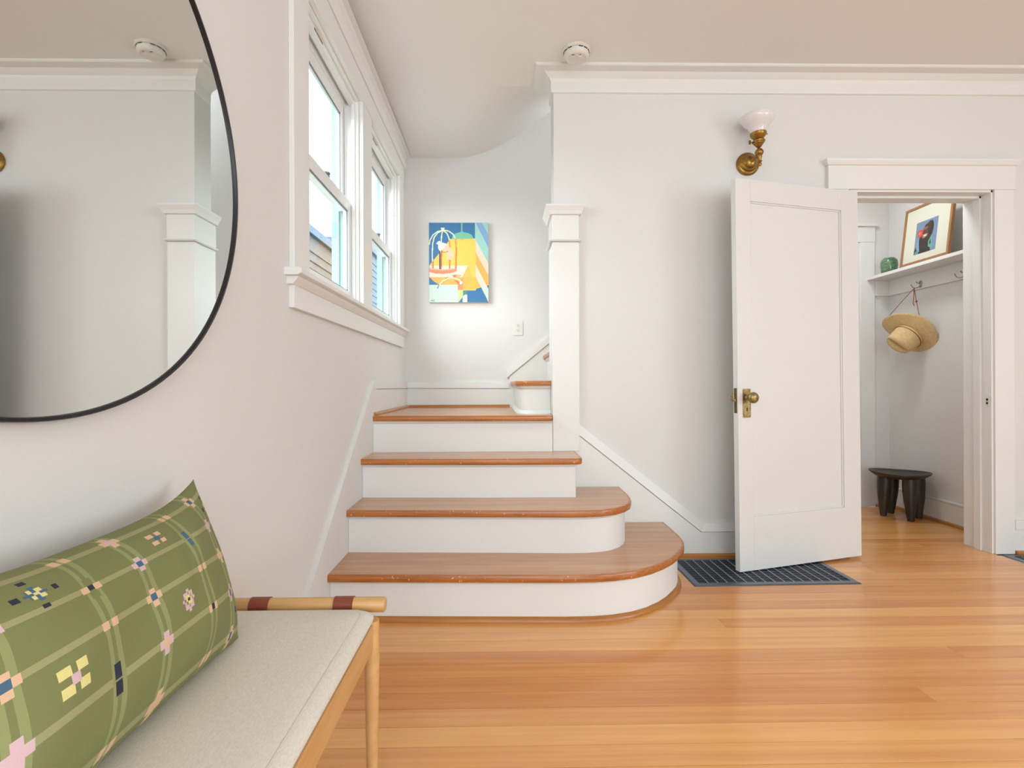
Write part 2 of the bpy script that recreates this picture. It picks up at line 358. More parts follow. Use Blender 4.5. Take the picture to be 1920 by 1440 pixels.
# ---- door casing with its jambs
dc = empty('trim_4', (2.43, WY, 0)); tag(dc, kind='structure')
chl('side_casing', box(B(), DX0 - .115, DX0, 3.05, WY, 0, DZ, .002), M_trim, dc)
chl('side_casing', box(B(), DX1, DX1 + .115, 3.05, WY, 0, DZ, .002), M_trim, dc)
chl('head_casing', box(B(), DX0 - .122, DX1 + .122, 3.047, WY, DZ, 2.262, .0015), M_trim, dc)
b = B(); sweep(b, [(DX0 - .122, WY), (DX0 - .122, 3.047), (DX1 + .122, 3.047), (DX1 + .122, WY)], [(0, 2.255), (-.008, 2.258), (-.02, 2.279), (-.022, 2.288), (0, 2.29)][::-1]); chl('head_cap', b, M_trim, dc)
JT = .012
for s, xa, xb in ((0, DX0, DX0 + JT), (1, DX1 - JT, DX1)):
    chl('jamb', box(B(), xa, xb, 3.062, WY + TY + .012, 0, DZ, .001), M_trim, dc)
    chl('door_stop', box(B(), *((xa, xb + .012) if s == 0 else (xa - .012, xb)), 3.125, 3.17, 0, DZ - JT, .001), M_trim, dc)
chl('head_jamb', box(B(), DX0, DX1, 3.062, WY + TY + .012, DZ - JT, DZ + .002), M_trim, dc)
chl('head_stop', box(B(), DX0 + JT, DX1 - JT, 3.125, 3.17, DZ - .026, DZ - JT, .001), M_trim, dc)
for xa, xb in ((DX0 - .1, DX0), (DX1, DX1 + .1)): chl('inner_casing', box(B(), xa, xb, WY + TY, WY + TY + .018, 0, DZ + .1, .001), M_trim, dc)
b = B(); box(b, DX1 - .0145, DX1 - .0115, 3.075, 3.098, .865, .925, .0005); box(b, DX1 - .0155, DX1 - .014, 3.066, 3.08, .895, .92)
sp = chl('strike_plate', b, M_plastic, dc); b = B(); box(b, DX1 - .0165, DX1 - .0145, 3.082, 3.092, .872, .884); box(b, DX1 - .0165, DX1 - .0145, 3.082, 3.092, .892, .906); chl('strike_hole', b, M_dark, dc)

# ---- windows over the stair
def window(name, ya, yb_):
    e = empty(name, (-.85, (ya + yb_) / 2, WZ0)); tag(e, kind='structure')
    for y1, y2 in ((ya, ya + .012), (yb_ - .012, yb_)):
        chl('jamb_liner', box(B(), -.82, -.752, y1, y2, WZ0, WZ1), M_sash, e)
    for y1, y2 in ((ya + .012, ya + .026), (yb_ - .026, yb_ - .012)):
        chl('inner_stop', box(B(), -.786, -.768, y1, y2, WZ0, WZ1 - .012, .002), M_sash, e)
        chl('sash_track', box(B(), -.8215, -.8155, y1, y2, WZ0, WZ1 - .012, .001), M_sash, e)
    chl('head_liner', box(B(), -.89, -.752, ya + .012, yb_ - .012, WZ1 - .012, WZ1), M_sash, e)
    b = B(); box(b, -.80, -.770, ya + .012, yb_ - .012, WZ1 - .032, WZ1 - .012, .002); box(b, -.865, -.815, ya + .012, yb_ - .012, WZ1 - .05, WZ1 - .012, .002); chl('head_stop', b, M_sash, e)
    chl('outer_sill', box(B(), -.93, -.80, ya, yb_, WZ0 - .03, WZ0 + .012), M_sash, e)
    ym, yn = ya + .028, yb_ - .028
    def sash(x0, x1, z0, z1, rt, rb):
        s = B(); r = .043
        box(s, x0, x1, ym, ym + r, z0, z1, .003); box(s, x0, x1, yn - r, yn, z0, z1, .003)
        box(s, x0, x1, ym + r, yn - r, z1 - rt, z1, .003); box(s, x0, x1, ym + r, yn - r, z0, z0 + rb, .003)
        so = chl('sash', s, M_sash, e); xm = (x0 + x1) / 2
        p = obj('pane', box(B(), xm - .002, xm + .002, ym + r - .004, yn - r + .004, z0 + rb - .004, z1 - rt + .004), M_glass, so)
        b = B()
        for q in ((ym + r, ym + r + .006, z0 + rb, z1 - rt), (yn - r - .006, yn - r, z0 + rb, z1 - rt), (ym + r, yn - r, z1 - rt - .006, z1 - rt), (ym + r, yn - r, z0 + rb, z0 + rb + .006)):
            box(b, xm + .003, xm + .008, *q)
        p = obj('glazing_bead', b, M_gasket, so)
    sash(-.815, -.787, WZ0 + .012, 1.945, .055, .06)
    sash(-.850, -.822, 1.90, WZ1 - .04, .06, .055)
    ymid = (ya + yb_) / 2
    b = B(); box(b, -.815, -.787, ymid - .03, ymid + .03, 1.944, 1.956, .003); box(b, -.81, -.782, ymid - .008, ymid + .022, 1.955, 1.964, .002); chl('sash_lock', b, M_gasket, e)
    b = B(); box(b, -.7712, -.769, ymid - .22, ymid - .12, WZ1 - .03, WZ1 - .02); chl('head_slot', b, M_oldbrass, e)
    for y1, y2 in ((ya, ya + .026), (yb_ - .026, yb_)):
        chl('exterior_jamb', box(B(), -.888, -.8505, y1, y2, WZ0, WZ1, .001), M_ext, e)
    for y1, y2 in ((ya, ya + .014), (yb_ - .014, yb_)): chl('exterior_jamb', box(B(), -.8503, -.8202, y1, y2, WZ0, WZ1), M_ext, e)
    return e
window('window_1', *W1); window('window_2', *W2)
wt = empty('trim_5', (-.75, 2.92, WZ0)); tag(wt, kind='structure')
for ya, yb_ in ((1.885, W1[0]), (W1[1], W2[0]), (W2[1], 3.955)):
    chl('side_casing', box(B(), -.75, -.73, ya, yb_, WZ0, WZ1, .003), M_trim, wt)
chl('head_casing', box(B(), -.75, -.728, 1.875, 3.965, WZ1, 2.605, .002), M_trim, wt)
b = B(); prism(b, [(-.75, 2.605), (-.722, 2.605), (-.714, 2.618), (-.712, 2.632), (-.75, 2.635)], 'Y', 1.86, 3.98); chl('head_cap', b, M_trim, wt)
b = B(); prism(b, [(-.80, 1.380), (-.705, 1.380), (-.692, 1.386), (-.690, 1.394), (-.692, 1.402), (-.70, 1.406), (-.80, 1.406)], 'Y', 1.845, 3.985)
chl('window_stool', b, M_trim, wt, smooth=True)
b = B(); prism(b, [(-.75, 1.352), (-.728, 1.352), (-.715, 1.368), (-.708, 1.3795), (-.75, 1.3795)], 'Y', 1.865, 3.965); chl('bed_moulding', b, M_trim, wt)
chl('apron', box(B(), -.75, -.731, 1.885, 3.945, 1.272, 1.353, .0015), M_trim, wt)
for v_ in (): pass

# ---- far windows of the room (behind the photographer): closed openings, the daylight comes from area lamps
for nm, x0, x1, y0_, y1_ in (('window_3', -.6, 1.7, -3.25, -3.2), ('window_4', 4.65, 4.7, -2.2, 0), ('added_window', 2.6, 4.0, -3.25, -3.2)):  # the third opening is made up, added along with the rear-right fill
    e = empty(nm, ((x0 + x1) / 2, (y0_ + y1_) / 2, .55)); tag(e, kind='structure')
    chl('sun_blocker', box(B(), x0 + (.02 if nm == 'window_4' else 0), x1 + (.03 if nm == 'window_4' else 0), y0_ - (0 if nm == 'window_4' else .04), y1_ - (0 if nm == 'window_4' else .04), .55, 2.45), M_plastic, e)  # unseen opaque panel, added to keep the sun out of the room
    if nm != 'window_4':
        for q in range(4):
            xa = x0 + q * (x1 - x0 - .06) / 3; chl('mullion', box(B(), xa, xa + .06, y0_, y1_, .55, 2.45), M_sash, e)
        for z in (.55, 1.47, 2.39): chl('rail', box(B(), x0, x1, y0_, y1_, z, z + .06), M_sash, e)
    else:
        for q in range(4):
            ya = y0_ + q * (y1_ - y0_ - .06) / 3; chl('mullion', box(B(), x0, x1, ya, ya + .06, .55, 2.45), M_sash, e)
        for z in (.55, 1.47, 2.39): chl('rail', box(B(), x0, x1, y0_, y1_, z, z + .06), M_sash, e)

# ================================================================ STAIRCASE
st = empty('staircase', (0, 2.6, 0)); tag(st, 'white staircase with worn brown wooden treads turning right at a landing', 'staircase')
def arc(c_, a0, a1, rx, ry, n_=14):
    return [(c_[0] + rx * math.cos(R(a0 + (a1 - a0) * i / n_)), c_[1] + ry * math.sin(R(a0 + (a1 - a0) * i / n_))) for i in range(n_ + 1)]
def offset(path, d):
    """shift an open path sideways (positive = to the left of travel), mitred"""
    P = [Vector(p) for p in path]; out = []
    for i in range(len(P)):
        d0 = (P[i] - P[i - 1]).normalized() if i else None; d1 = (P[i + 1] - P[i]).normalized() if i < len(P) - 1 else None
        n0 = Vector((-d0.y, d0.x)) if d0 else None; n1 = Vector((-d1.y, d1.x)) if d1 else None
        nn = n0 if n1 is None else n1 if n0 is None else (n0 + n1) / (1 + n0.dot(n1))
        out.append((P[i].x + nn.x * d, P[i].y + nn.y * d))
    return out
XL = -.735
def step(front, back, z, rz, th=.031, cove=True):
    """front: nosing path left->right (then back to the wall); back: remaining outline points; z top; rz bottom of riser"""
    inner = offset(front, .012)
    t = B(); prism(t, inner + back, 'Z', z - th, z)
    to = chl('tread', t, M_tread, st)
    nb = B(); n_ = len(front)
    prof = [(0.012, z - th), (.003, z - th), (0, z - th + .004), (0, z - .005), (.0035, z), (.012, z)]
    sweep(nb, front, prof)
    no = obj('nosing', nb, M_nose, to, smooth=True, angle=50)
    rf = offset(front, .032); ri = offset(front, .047)
    r_ = B(); sweep(r_, front, [(.032, rz), (.047, rz), (.047, z - th), (.032, z - th)]); chl('riser', r_, M_trim, st, smooth=True, angle=40)
    if cove:
        cvb = B(); sweep(cvb, front, [(.032, z - th - .016), (.0285, z - th - .014), (.021, z - th - .007), (.019, z - th), (.034, z - th)]); chl('cove_moulding', cvb, M_trim, st, smooth=True, angle=40)
f1 = [(XL, 2.238), (-.1, 2.216), (.262, 2.205)] + [(.38, 2.208), (.47, 2.222), (.56, 2.25), (.64, 2.295), (.712, 2.354), (.77, 2.415), (.822, 2.486), (.858, 2.54), (.886, 2.60), (.905, 2.66), (.916, 2.73), (.92, 2.80), (.92, 3.045)]
step(f1, [(XL, 3.045)], .205, 0)
f2 = [(XL, 2.510), (-.1, 2.485), (.28, 2.468), (.38, 2.468), (.46, 2.480), (.53, 2.512), (.585, 2.560), (.625, 2.62), (.648, 2.69), (.66, 2.77), (.664, 2.85), (.664, 3.045)]
step(f2, [(XL, 3.045)], .410, .205)
f3 = [(XL, 2.765), (-.17, 2.742), (.370, 2.736), (.392, 2.742), (.406, 2.757), (.412, 2.78), (.412, 3.044)]
step(f3, [(XL, 3.044)], .615, .410)
f4 = [(XL, 3.025), (.276, 2.995)]
# landing
t = B(); prism(t, offset(f4, .012) + [(.276, 3.3), (1.7, 3.3), (1.7, 4.1), (XL, 4.1)], 'Z', LZ - .031, LZ)
to = chl('landing', t, M_tread, st)
no = obj('nosing', sweep(B(), f4, [(0.012, LZ - .031), (.003, LZ - .031), (0, LZ - .027), (0, LZ - .005), (.0035, LZ), (.012, LZ)]), M_nose, to, smooth=True, angle=50)
chl('riser', box(B(), XL, .283, 3.045, 3.06, .615, LZ - .031), M_trim, st)
chl('cove_moulding', sweep(B(), [(XL, 3.045), (.283, 3.045)], [(0, LZ - .031 - .016), (-.004, LZ - .045), (-.012, LZ - .038), (-.018, LZ - .031), (.002, LZ - .031)]), M_trim, st, smooth=True)
# start step of the upper flight, standing out past the wall end
o5 = [(.058, 4.10), (.064, 3.60), (.074, 3.26), (.085, 3.20), (.12, 3.158), (.16, 3.142), (.284, 3.142)]
z5 = 1.018
to = chl('tread', prism(B(), offset(o5, .01) + [(.284, 3.275), (.36, 3.275), (.36, 4.10)], 'Z', z5 - .028, z5), M_tread, st)
no = obj('nosing', sweep(B(), o5, [(.012, z5 - .028), (.002, z5 - .028), (0, z5 - .024), (0, z5 - .004), (.003, z5), (.012, z5)]), M_nose, to, smooth=True, angle=50)
r_ = B(); sweep(r_, o5, [(.03, LZ), (.045, LZ), (.045, z5 - .028), (.03, z5 - .028)]); chl('riser', r_, M_trim, st, smooth=True)
cvb = B(); sweep(cvb, o5, [(.031, z5 - .05), (.026, z5 - .048), (.016, z5 - .038), (.013, z5 - .0285), (.034, z5 - .0285)]); chl('cove_moulding', cvb, M_trim, st, smooth=True)
cvb = B(); sweep(cvb, o5, [(.031, LZ + .022), (.026, LZ + .018), (.014, LZ + .008), (.010, LZ), (.034, LZ)]); chl('base_moulding', cvb, M_trim, st, smooth=True)
for i in (1, 2, 3):
    xn = .31 + .262 * (i - 1); zt = z5 + .2 * i
    o6 = [(xn, 4.10), (xn, 3.275)]
    to = chl('tread', box(B(), xn + .01, xn + .32, 3.275, 4.10, zt - .028, zt), M_tread, st)
    no = obj('nosing', sweep(B(), o6, [(.012, zt - .028), (.002, zt - .028), (0, zt - .024), (0, zt - .004), (.003, zt), (.012, zt)]), M_nose, to)
    chl('riser', box(B(), xn + .03, xn + .045, 3.275, 4.10, zt - .2, zt - .028), M_trim, st)
    cvb = B(); sweep(cvb, o6, [(.031, zt - .05), (.026, zt - .048), (.016, zt - .038), (.013, zt - .0285), (.034, zt - .0285)]); chl('cove_moulding', cvb, M_trim, st)
# shoe at the foot of the bottom riser
sh = B(); sweep(sh, f1, [(.033, .022), (.026, .021), (.017, .014), (.014, .006), (.014, -.0005), (.033, -.0005)]); chl('shoe_moulding', sh, M_shoe, st, smooth=True)

# ================================================================ DOOR LEAF (opened into the room)
H0 = Vector((2.04, 3.003, .016)); ang = R(-164.32)
d1 = empty('door_1', H0); tag(d1, kind='structure'); d1.rotation_euler = (0, 0, ang)
DW, DH, DT = .829, 2.07, .036
# local: +x from hinge to free edge, -y towards the camera side ... face at y=0, thickness to -y (away from camera)
lean = Matrix.Rotation(R(.62), 4, 'Y')
def dch(name, bm, m, parent=d1, **k_):
    for v in bm.verts: v.co = lean @ v.co
    return obj(name, bm, m, parent, **k_)
SWD = .112
PX0, PX1, PZ0, PZ1 = .121, .736, .285, 1.955
dch('stile', box(B(), 0, PX0, -DT, 0, 0, DH, .002), M_door); dch('stile', box(B(), PX1, DW, -DT, 0, 0, DH, .002), M_door)
dch('rail', box(B(), PX0, PX1, -DT, 0, PZ1, DH, .0008), M_door); dch('rail', box(B(), PX0, PX1, -DT, 0, 0, PZ0, .0008), M_door)
dch('panel', box(B(), PX0, PX1, -DT + .011, -.011, PZ0, PZ1), M_door)
b = B()
for y1, y2 in ((-.0112, -.005), (-DT + .005, -DT + .0112)):
    for q in ((PX0, PX0 + .008, PZ0, PZ1), (PX1 - .008, PX1, PZ0, PZ1), (PX0, PX1, PZ0, PZ0 + .008), (PX0, PX1, PZ1 - .008, PZ1)): box(b, q[0], q[1], y1, y2, q[2], q[3], .0015)
dch('panel_moulding', b, M_door)
def rrect(cx, cz, w_, h_, r):
    o = []
    for sx, sz, a in ((1, 1, 0), (-1, 1, 90), (-1, -1, 180), (1, -1, 270)):
        for i in range(5): o.append((cx + sx * (w_ / 2 - r) + r * math.cos(R(a + 22.5 * i)), cz + sz * (h_ / 2 - r) + r * math.sin(R(a + 22.5 * i))))
    return o
KX = .775; KZ = .887
es = dch('escutcheon', prism(B(), rrect(KX, KZ, .050, .153, .006), 'Y', 0, .0025), M_oldbrass)
for sx in (-.017, .017):
    for sz in (-.067, .067):
        b = B(); lathe(b, [(.003, 0), (.003, .0008), (0, .0012)], 10, Matrix.Translation((KX + sx, .0025, KZ + sz)) @ Matrix.Rotation(R(-90), 4, 'X'), cap=False); dch('screw', b, M_darkbrass, es)
b = B(); lathe(b, [(.0042, 0), (.0042, .0007), (0, .0008)], 12, Matrix.Translation((KX, .0025, KZ - .028)) @ Matrix.Rotation(R(-90), 4, 'X'), cap=False); prism(b, [(KX - .0016, KZ - .030), (KX + .0016, KZ - .030), (KX + .003, KZ - .043), (KX - .003, KZ - .043)], 'Y', .0026, .0033); dch('keyhole', b, M_dark, es)
kz = KZ + .030
b = B(); lathe(b, [(.015, 0), (.015, .004), (.011, .008), (.0085, .012), (.0085, .022), (.011, .026), (.021, .031), (.0275, .038), (.0295, .046), (.0285, .054), (.024, .061), (.015, .066), (.006, .068), (0, .068)], 32, Matrix.Translation((KX, .0025, kz)) @ Matrix.Rotation(R(-90), 4, 'X'), cap=False); dch('knob', b, M_oldbrass, smooth=True)
b = B(); lathe(b, [(.015, 0), (.015, .004), (.0085, .012), (.0085, .022), (.021, .031), (.0275, .038), (.0285, .054), (.015, .066), (0, .068)], 24, Matrix.Translation((KX, -DT, kz)) @ Matrix.Rotation(R(90), 4, 'X'), cap=False); dch('knob', b, M_oldbrass, smooth=True)
lp = dch('latch_plate', box(B(), DW - .0005, DW + .0015, -DT + .007, -.008, .835, .967), M_darkbrass)
b = B(); prism(b, [(DW, -.030), (DW + .011, -.022), (DW + .011, -.012), (DW, -.012)], 'Z', .896, .908); dch('latch_bolt', b, M_oldbrass, lp)
for z in (.25, 1.78):
    b = B(); lathe(b, [(.006, -.045), (.006, .045)], 12, Matrix.Translation((-.006, -DT + .002, z))); box(b, -.006, .002, -DT, -DT + .003, z - .045, z + .045); dch('hinge', b, M_door)

# ================================================================ SMALL FIXTURES
# outlet on the landing wall
oc = (.119, 4.12, 1.434)
ot = empty('wall_outlet', oc); tag(ot, 'white double electrical outlet on the wall below and right of the bird painting', 'outlet')
obj('cover_plate', prism(B(), rrect(0, 0, .072, .116, .004), 'Y', -.006, 0), M_plastic, ot)
for z in (.0195, -.0195):
    s = obj('socket', prism(B(), [(.0165 * math.cos(a) if abs(math.cos(a)) < .95 else .0165 * math.cos(a), .0145 * max(-.85, min(.85, math.sin(a)))) for a in [i * math.pi / 12 for i in range(24)]], 'Y', -.0078, -.006), M_plastic, ot, loc=(0, 0, z))
    b = B(); box(b, -.0075, -.0053, -.0083, -.0078, -.001, .008); box(b, .0053, .0075, -.0083, -.0078, 0, .007); box(b, -.0025, .0025, -.0083, -.0078, -.010, -.005); obj('slot', b, M_dark, s)
b = B(); lathe(b, [(.003, 0), (.002, .001), (0, .0012)], 10, Matrix.Rotation(R(90), 4, 'X') , cap=False); obj('screw', b, M_plastic, ot, loc=(0, -.006, 0))

# smoke detector
sd = empty('smoke_detector', (.400, 2.855, CZ)); tag(sd, 'round white smoke detector on the ceiling in front of the moulding', 'smoke detector')
b = B(); lathe(b, [(.074, 0), (.076, -.008), (.070, -.014), (.068, -.015)], 40, cap=True); obj('base_plate', b, M_plastic, sd, smooth=True)
b = B(); lathe(b, [(.060, -.015), (.066, -.017), (.067, -.030), (.060, -.042), (.052, -.046), (.046, -.045), (.030, -.047), (0, -.048)], 40); obj('cover', b, M_plastic, sd, smooth=True)
for k_ in range(14):
    a = 2 * math.pi * k_ / 14
    if k_ in (3, 10): continue
    b = B(); box(b, .0655, .0685, -.011, .011, -.0195, -.0165, M=Matrix.Rotation(a, 4, 'Z')); obj('vent_slot', b, M_dark, sd)
b = B(); lathe(b, [(.012, -.047), (.011, -.050), (0, -.0505)], 20, Matrix.Translation((.018, -.014, 0))); obj('test_button', b, M_plastic, sd, smooth=True)
for q in ((-.030, -.014, -.036, -.0335), (.012, .020, -.040, -.037)): obj('sounder_slot', box(B(), *q, -.0478, -.0465), M_dark, sd)

# wall sconce
sn = empty('wall_sconce', (1.421, WY, 2.268)); tag(sn, 'aged brass wall sconce with a flared white glass shade above the open door', 'sconce')
b = B(); lathe(b, [(.064, 0), (.0665, .004), (.066, .010), (.060, .016), (.052, .019), (.051, .024), (.046, .031), (.040, .034), (.039, .040), (.030, .050), (.016, .057), (0, .059)], 40, Matrix.Rotation(R(90), 4, 'X')); obj('backplate', b, M_brass, sn, smooth=True)
sx, sy = .016, -.115     # stem axis from the plate centre
b = B(); tube(b, [(.0, -.05, .0), (.006, -.075, .004), (sx - .003, -.10, .010), (sx, sy, .012)], [.011, .010, .010, .011], 16); obj('arm', b, M_brass, sn, smooth=True)
tilt = Matrix.Translation((sx, sy, 0)) @ Matrix.Rotation(R(-3), 4, 'Y')
b = B(); lathe(b, [(0, -.056), (.006, -.055), (.010, -.048), (.010, -.042), (.006, -.036), (.011, -.031), (.013, -.028), (.008, -.024), (.011, -.012), (.014, -.002), (.013, .004), (.018, .008), (.023, .018), (.023, .026), (.017, .036), (.009, .042), (.007, .048), (.014, .052), (.020, .062), (.028, .070), (.029, .076), (.034, .078), (.035, .082), (.029, .090), (.026, .096), (.033, .104), (.040, .112), (.043, .118), (.044, .128), (.041, .130)], 32, tilt); obj('stem', b, M_brass, sn, smooth=True)
b = B(); tube(b, [tilt @ Vector((-.030, 0, .078)), tilt @ Vector((-.046, 0, .078))], .003, 8); box(b, -.056, -.044, -.003, .003, .068, .090, .002, M=tilt); obj('switch_key', b, M_darkbrass, sn)
b = B(); tube(b, [tilt @ Vector((.042, 0, .122)), tilt @ Vector((.052, 0, .122))], [.002, .004], 8); obj('thumb_screw', b, M_brass, sn)
sp_ = [(.034, .112), (.039, .122), (.043, .140), (.053, .160), (.071, .178), (.084, .194), (.089, .212), (.085, .226)]
b = B(); lathe(b, sp_ + [(r - .003, z) for r, z in sp_[::-1]], 48, tilt, cap=False); obj('glass_shade', b, M_opal, sn, smooth=True, angle=60)
b = B(); lathe(b, [(.012, .12), (.014, .135), (.026, .16), (.028, .175), (.02, .195), (0, .202)], 24, tilt); obj('bulb', b, M_opal, sn, smooth=True)

# floor registers
def register(name, x0, x1, y0_, y1_, nx, ny, label):
    e = empty(name, ((x0 + x1) / 2, (y0_ + y1_) / 2, 0)); tag(e, label, 'floor register', 'metal floor registers'); hx, hy = (x1 - x0) / 2, (y1_ - y0_) / 2; f = .034
    b = B()
    for q in ((-hx, hx, -hy, -hy + f), (-hx, hx, hy - f, hy), (-hx, -hx + f, -hy + f, hy - f), (hx - f, hx, -hy + f, hy - f)): box(b, *q, 0, .0055)
    for v in b.verts:
        if v.co.z > .003 and (abs(abs(v.co.x) - hx) < .001): v.co.x *= (hx - .007) / hx
        if v.co.z > .003 and (abs(abs(v.co.y) - hy) < .001): v.co.y *= (hy - .007) / hy
    obj('rim', b, M_steel, e)
    obj('duct_plate', box(B(), -hx + f, hx - f, -hy + f, hy - f, .0003, .0008), M_dark, e)
    ix, iy = 2 * (hx - f), 2 * (hy - f); me = None
    for j in range(ny):
        y = -hy + f + (j + .5) * iy / ny
        if me is None:
            b = B(); prism(b, [(-iy / ny * .34, .0012), (iy / ny * .02, .0046), (iy / ny * .10, .0046), (-iy / ny * .22, .0012)], 'X', -ix / 2, ix / 2); o = obj('louvre', b, M_slat, e, loc=(0, y, 0)); me = o.data
        else: link('louvre', me, e, (0, y, 0))
    me = None
    for i in range(1, nx):
        x = -hx + f + i * ix / nx
        if me is None:
            b = B(); box(b, -.0014, .0014, -iy / 2, iy / 2, .003, .0062); o = obj('grille_bar', b, M_wire, e, loc=(x, 0, 0)); me = o.data
        else: link('grille_bar', me, e, (x, 0, 0))
    return e
rg = register('floor_register', .936, 1.778, 2.612, 3.018, 16, 10, 'grey metal floor register with a grid, partly under the open door'); rg.rotation_euler = (0, 0, R(.9))
register('floor_register', 2.875, 3.70, 2.60, 3.03, 16, 10, 'grey metal floor register at the right of the closet doorway casing')

# ================================================================ MIRROR
mi = empty('wall_mirror', (-.75, .859, 1.496)); tag(mi, 'large round mirror with thin black rim on the left wall over the bench', 'mirror')
RY, RZ = .613, .553
def ell(ry, rz, x, n_=128): return [(x, ry * math.cos(2 * math.pi * i / n_), rz * math.sin(2 * math.pi * i / n_)) for i in range(n_)]
b = B(); rings = [[b.verts.new(p) for p in ell(RY - a, RZ - a, x)] for a, x in ((0, 0), (0, .026), (.0015, .028), (.0065, .028), (.008, .026), (.008, .0))]
for A, C in zip(rings, rings[1:] + rings[:1]):
    for i in range(128): b.faces.new((A[i], A[(i + 1) % 128], C[(i + 1) % 128], C[i]))
obj('rim', b, M_black, mi, smooth=True, angle=40)
b = B(); A = [b.verts.new(p) for p in ell(RY - .008, RZ - .008, .022)]; C = [b.verts.new(p) for p in ell(RY - .008, RZ - .008, .014)]
b.faces.new(A); b.faces.new(C[::-1])
for i in range(128): b.faces.new((A[i], A[(i + 1) % 128], C[(i + 1) % 128], C[i]))
obj('mirror_glass', b, M_mirror, mi)

# ================================================================ BENCH
bn = empty('bench', (-.52, .66, 0)); tag(bn, 'light oak bench with beige linen seat and round end rail along left wall', 'bench')
NB, FB = .10, 1.235
def bch(name, bm, m, parent=bn, **k_):
    o = obj(name, bm, m, parent, **k_); o.matrix_parent_inverse = Matrix.Translation(-Vector(bn.location)); return o
def leg(x, y):
    b = B(); lathe(b, [(.010, .001), (.0115, .004), (.0135, .15), (.0155, .28), (.0175, .37), (.0175, .41), (.0165, .4565)], 24, Matrix.Translation((x, y, 0))); bch('leg', b, M_oak, smooth=True)
for x in (-.305, -.705):
    leg(x, 1.238); leg(x, .11)
bch('side_rail', box(B(), -.315, -.298, .12, 1.222, .394, .452, .003), M_oak); bch('side_rail', box(B(), -.712, -.695, .12, 1.222, .394, .452, .003), M_oak)
bch('end_rail', box(B(), -.695, -.315, 1.225, 1.245, .40, .45, .003), M_oakx); bch('end_rail', box(B(), -.695, -.315, .10, .12, .40, .45, .003), M_oakx)
for y in (1.280, .066):
    b = B(); lathe(b, [(.013, 0), (.0165, .002), (.0175, .005), (.0175, .441), (.0165, .444), (.013, .446)], 28, Matrix.Translation((-.728, y, .4745)) @ Matrix.Rotation(R(90), 4, 'Y')); bch('end_dowel', b, M_oakx, smooth=True)
    s_ = 1 if y > 1 else -1
    for xc in (-.578, -.380):
        b = B(); lathe(b, [(.0178, -.023), (.0197, -.0225), (.0197, .0225), (.0178, .023)], 28, Matrix.Translation((xc, y, .4745)) @ Matrix.Rotation(R(90), 4, 'Y'), cap=False)
        box(b, xc - .023, xc + .023, *sorted((y - s_ * .012, y - s_ * .075)), .4525, .4555); bch('leather_strap', b, M_leather, smooth=True)
# cushion: puffed slab with a piped seam
b = B(); nx, ny = 26, 60; X0, X1, Y0, Y1 = -.735, -.296, .105, 1.252
def rr2(u, v, ins, z):   # superellipse outline -> point
    return
def cushion(inset, z, n_=28, r=.035):
    o = []
    for cx, cy, a in ((X1 - inset - r, Y1 - inset - r, 0), (X0 + inset + r, Y1 - inset - r, 90), (X0 + inset + r, Y0 + inset + r, 180), (X1 - inset - r, Y0 + inset + r, 270)):
        for i in range(7): o.append((cx + r * math.cos(R(a + 15 * i)), cy + r * math.sin(R(a + 15 * i)), z))
    return o
lv = [(.012, .4545), (.002, .460), (0, .467), (.004, .4735), (.014, .4800), (.022, .4835), (.0245, .4833), (.027, .4845), (.05, .4885), (.10, .4915), (.16, .493)]
rings = [[b.verts.new(p) for p in cushion(i_, z)] for i_, z in lv]
for A, C in zip(rings, rings[1:]):
    for i in range(len(A)): b.faces.new((A[i], A[(i + 1) % len(A)], C[(i + 1) % len(A)], C[i]))
b.faces.new(rings[0][::-1]); b.faces.new(rings[-1])
cu = bch('seat_cushion', b, M_linen, smooth=True, angle=60)
sm_ = B(); tube(sm_, cushion(.0245, .4836), .0009, 6, closed=True); o = obj('seam', sm_, M_canvas, cu)

# ================================================================ PILLOW (own thing, leaning on the wall)
OL = (124, 126, 78)
def raster_print(cells, res, colf): pass
def inpoly(P, x, y):
    r = np.zeros(x.shape, bool); n_ = len(P)
    for i in range(n_):
        x1, y1 = P[i]; x2, y2 = P[(i + 1) % n_]
        if y1 == y2: continue
        c_ = ((y1 > y) != (y2 > y)) & (x < (x2 - x1) * (y - y1) / (y2 - y1) + x1); r ^= c_
    return r
def stroke(P, wd, x, y):
    r = np.zeros(x.shape, bool)
    for (x1, y1), (x2, y2) in zip(P, P[1:]):
        dx, dy = x2 - x1, y2 - y1; t = np.clip(((x - x1) * dx + (y - y1) * dy) / (dx * dx + dy * dy + 1e-9), 0, 1)
        r |= np.hypot(x - x1 - t * dx, y - y1 - t * dy) < wd / 2
    return r
PLN, PHT = .64, .345     # pillow length, height
colsY = {'z': .565, 'A': .70, 'B': .805, 'C': .945, 'D': 1.05}
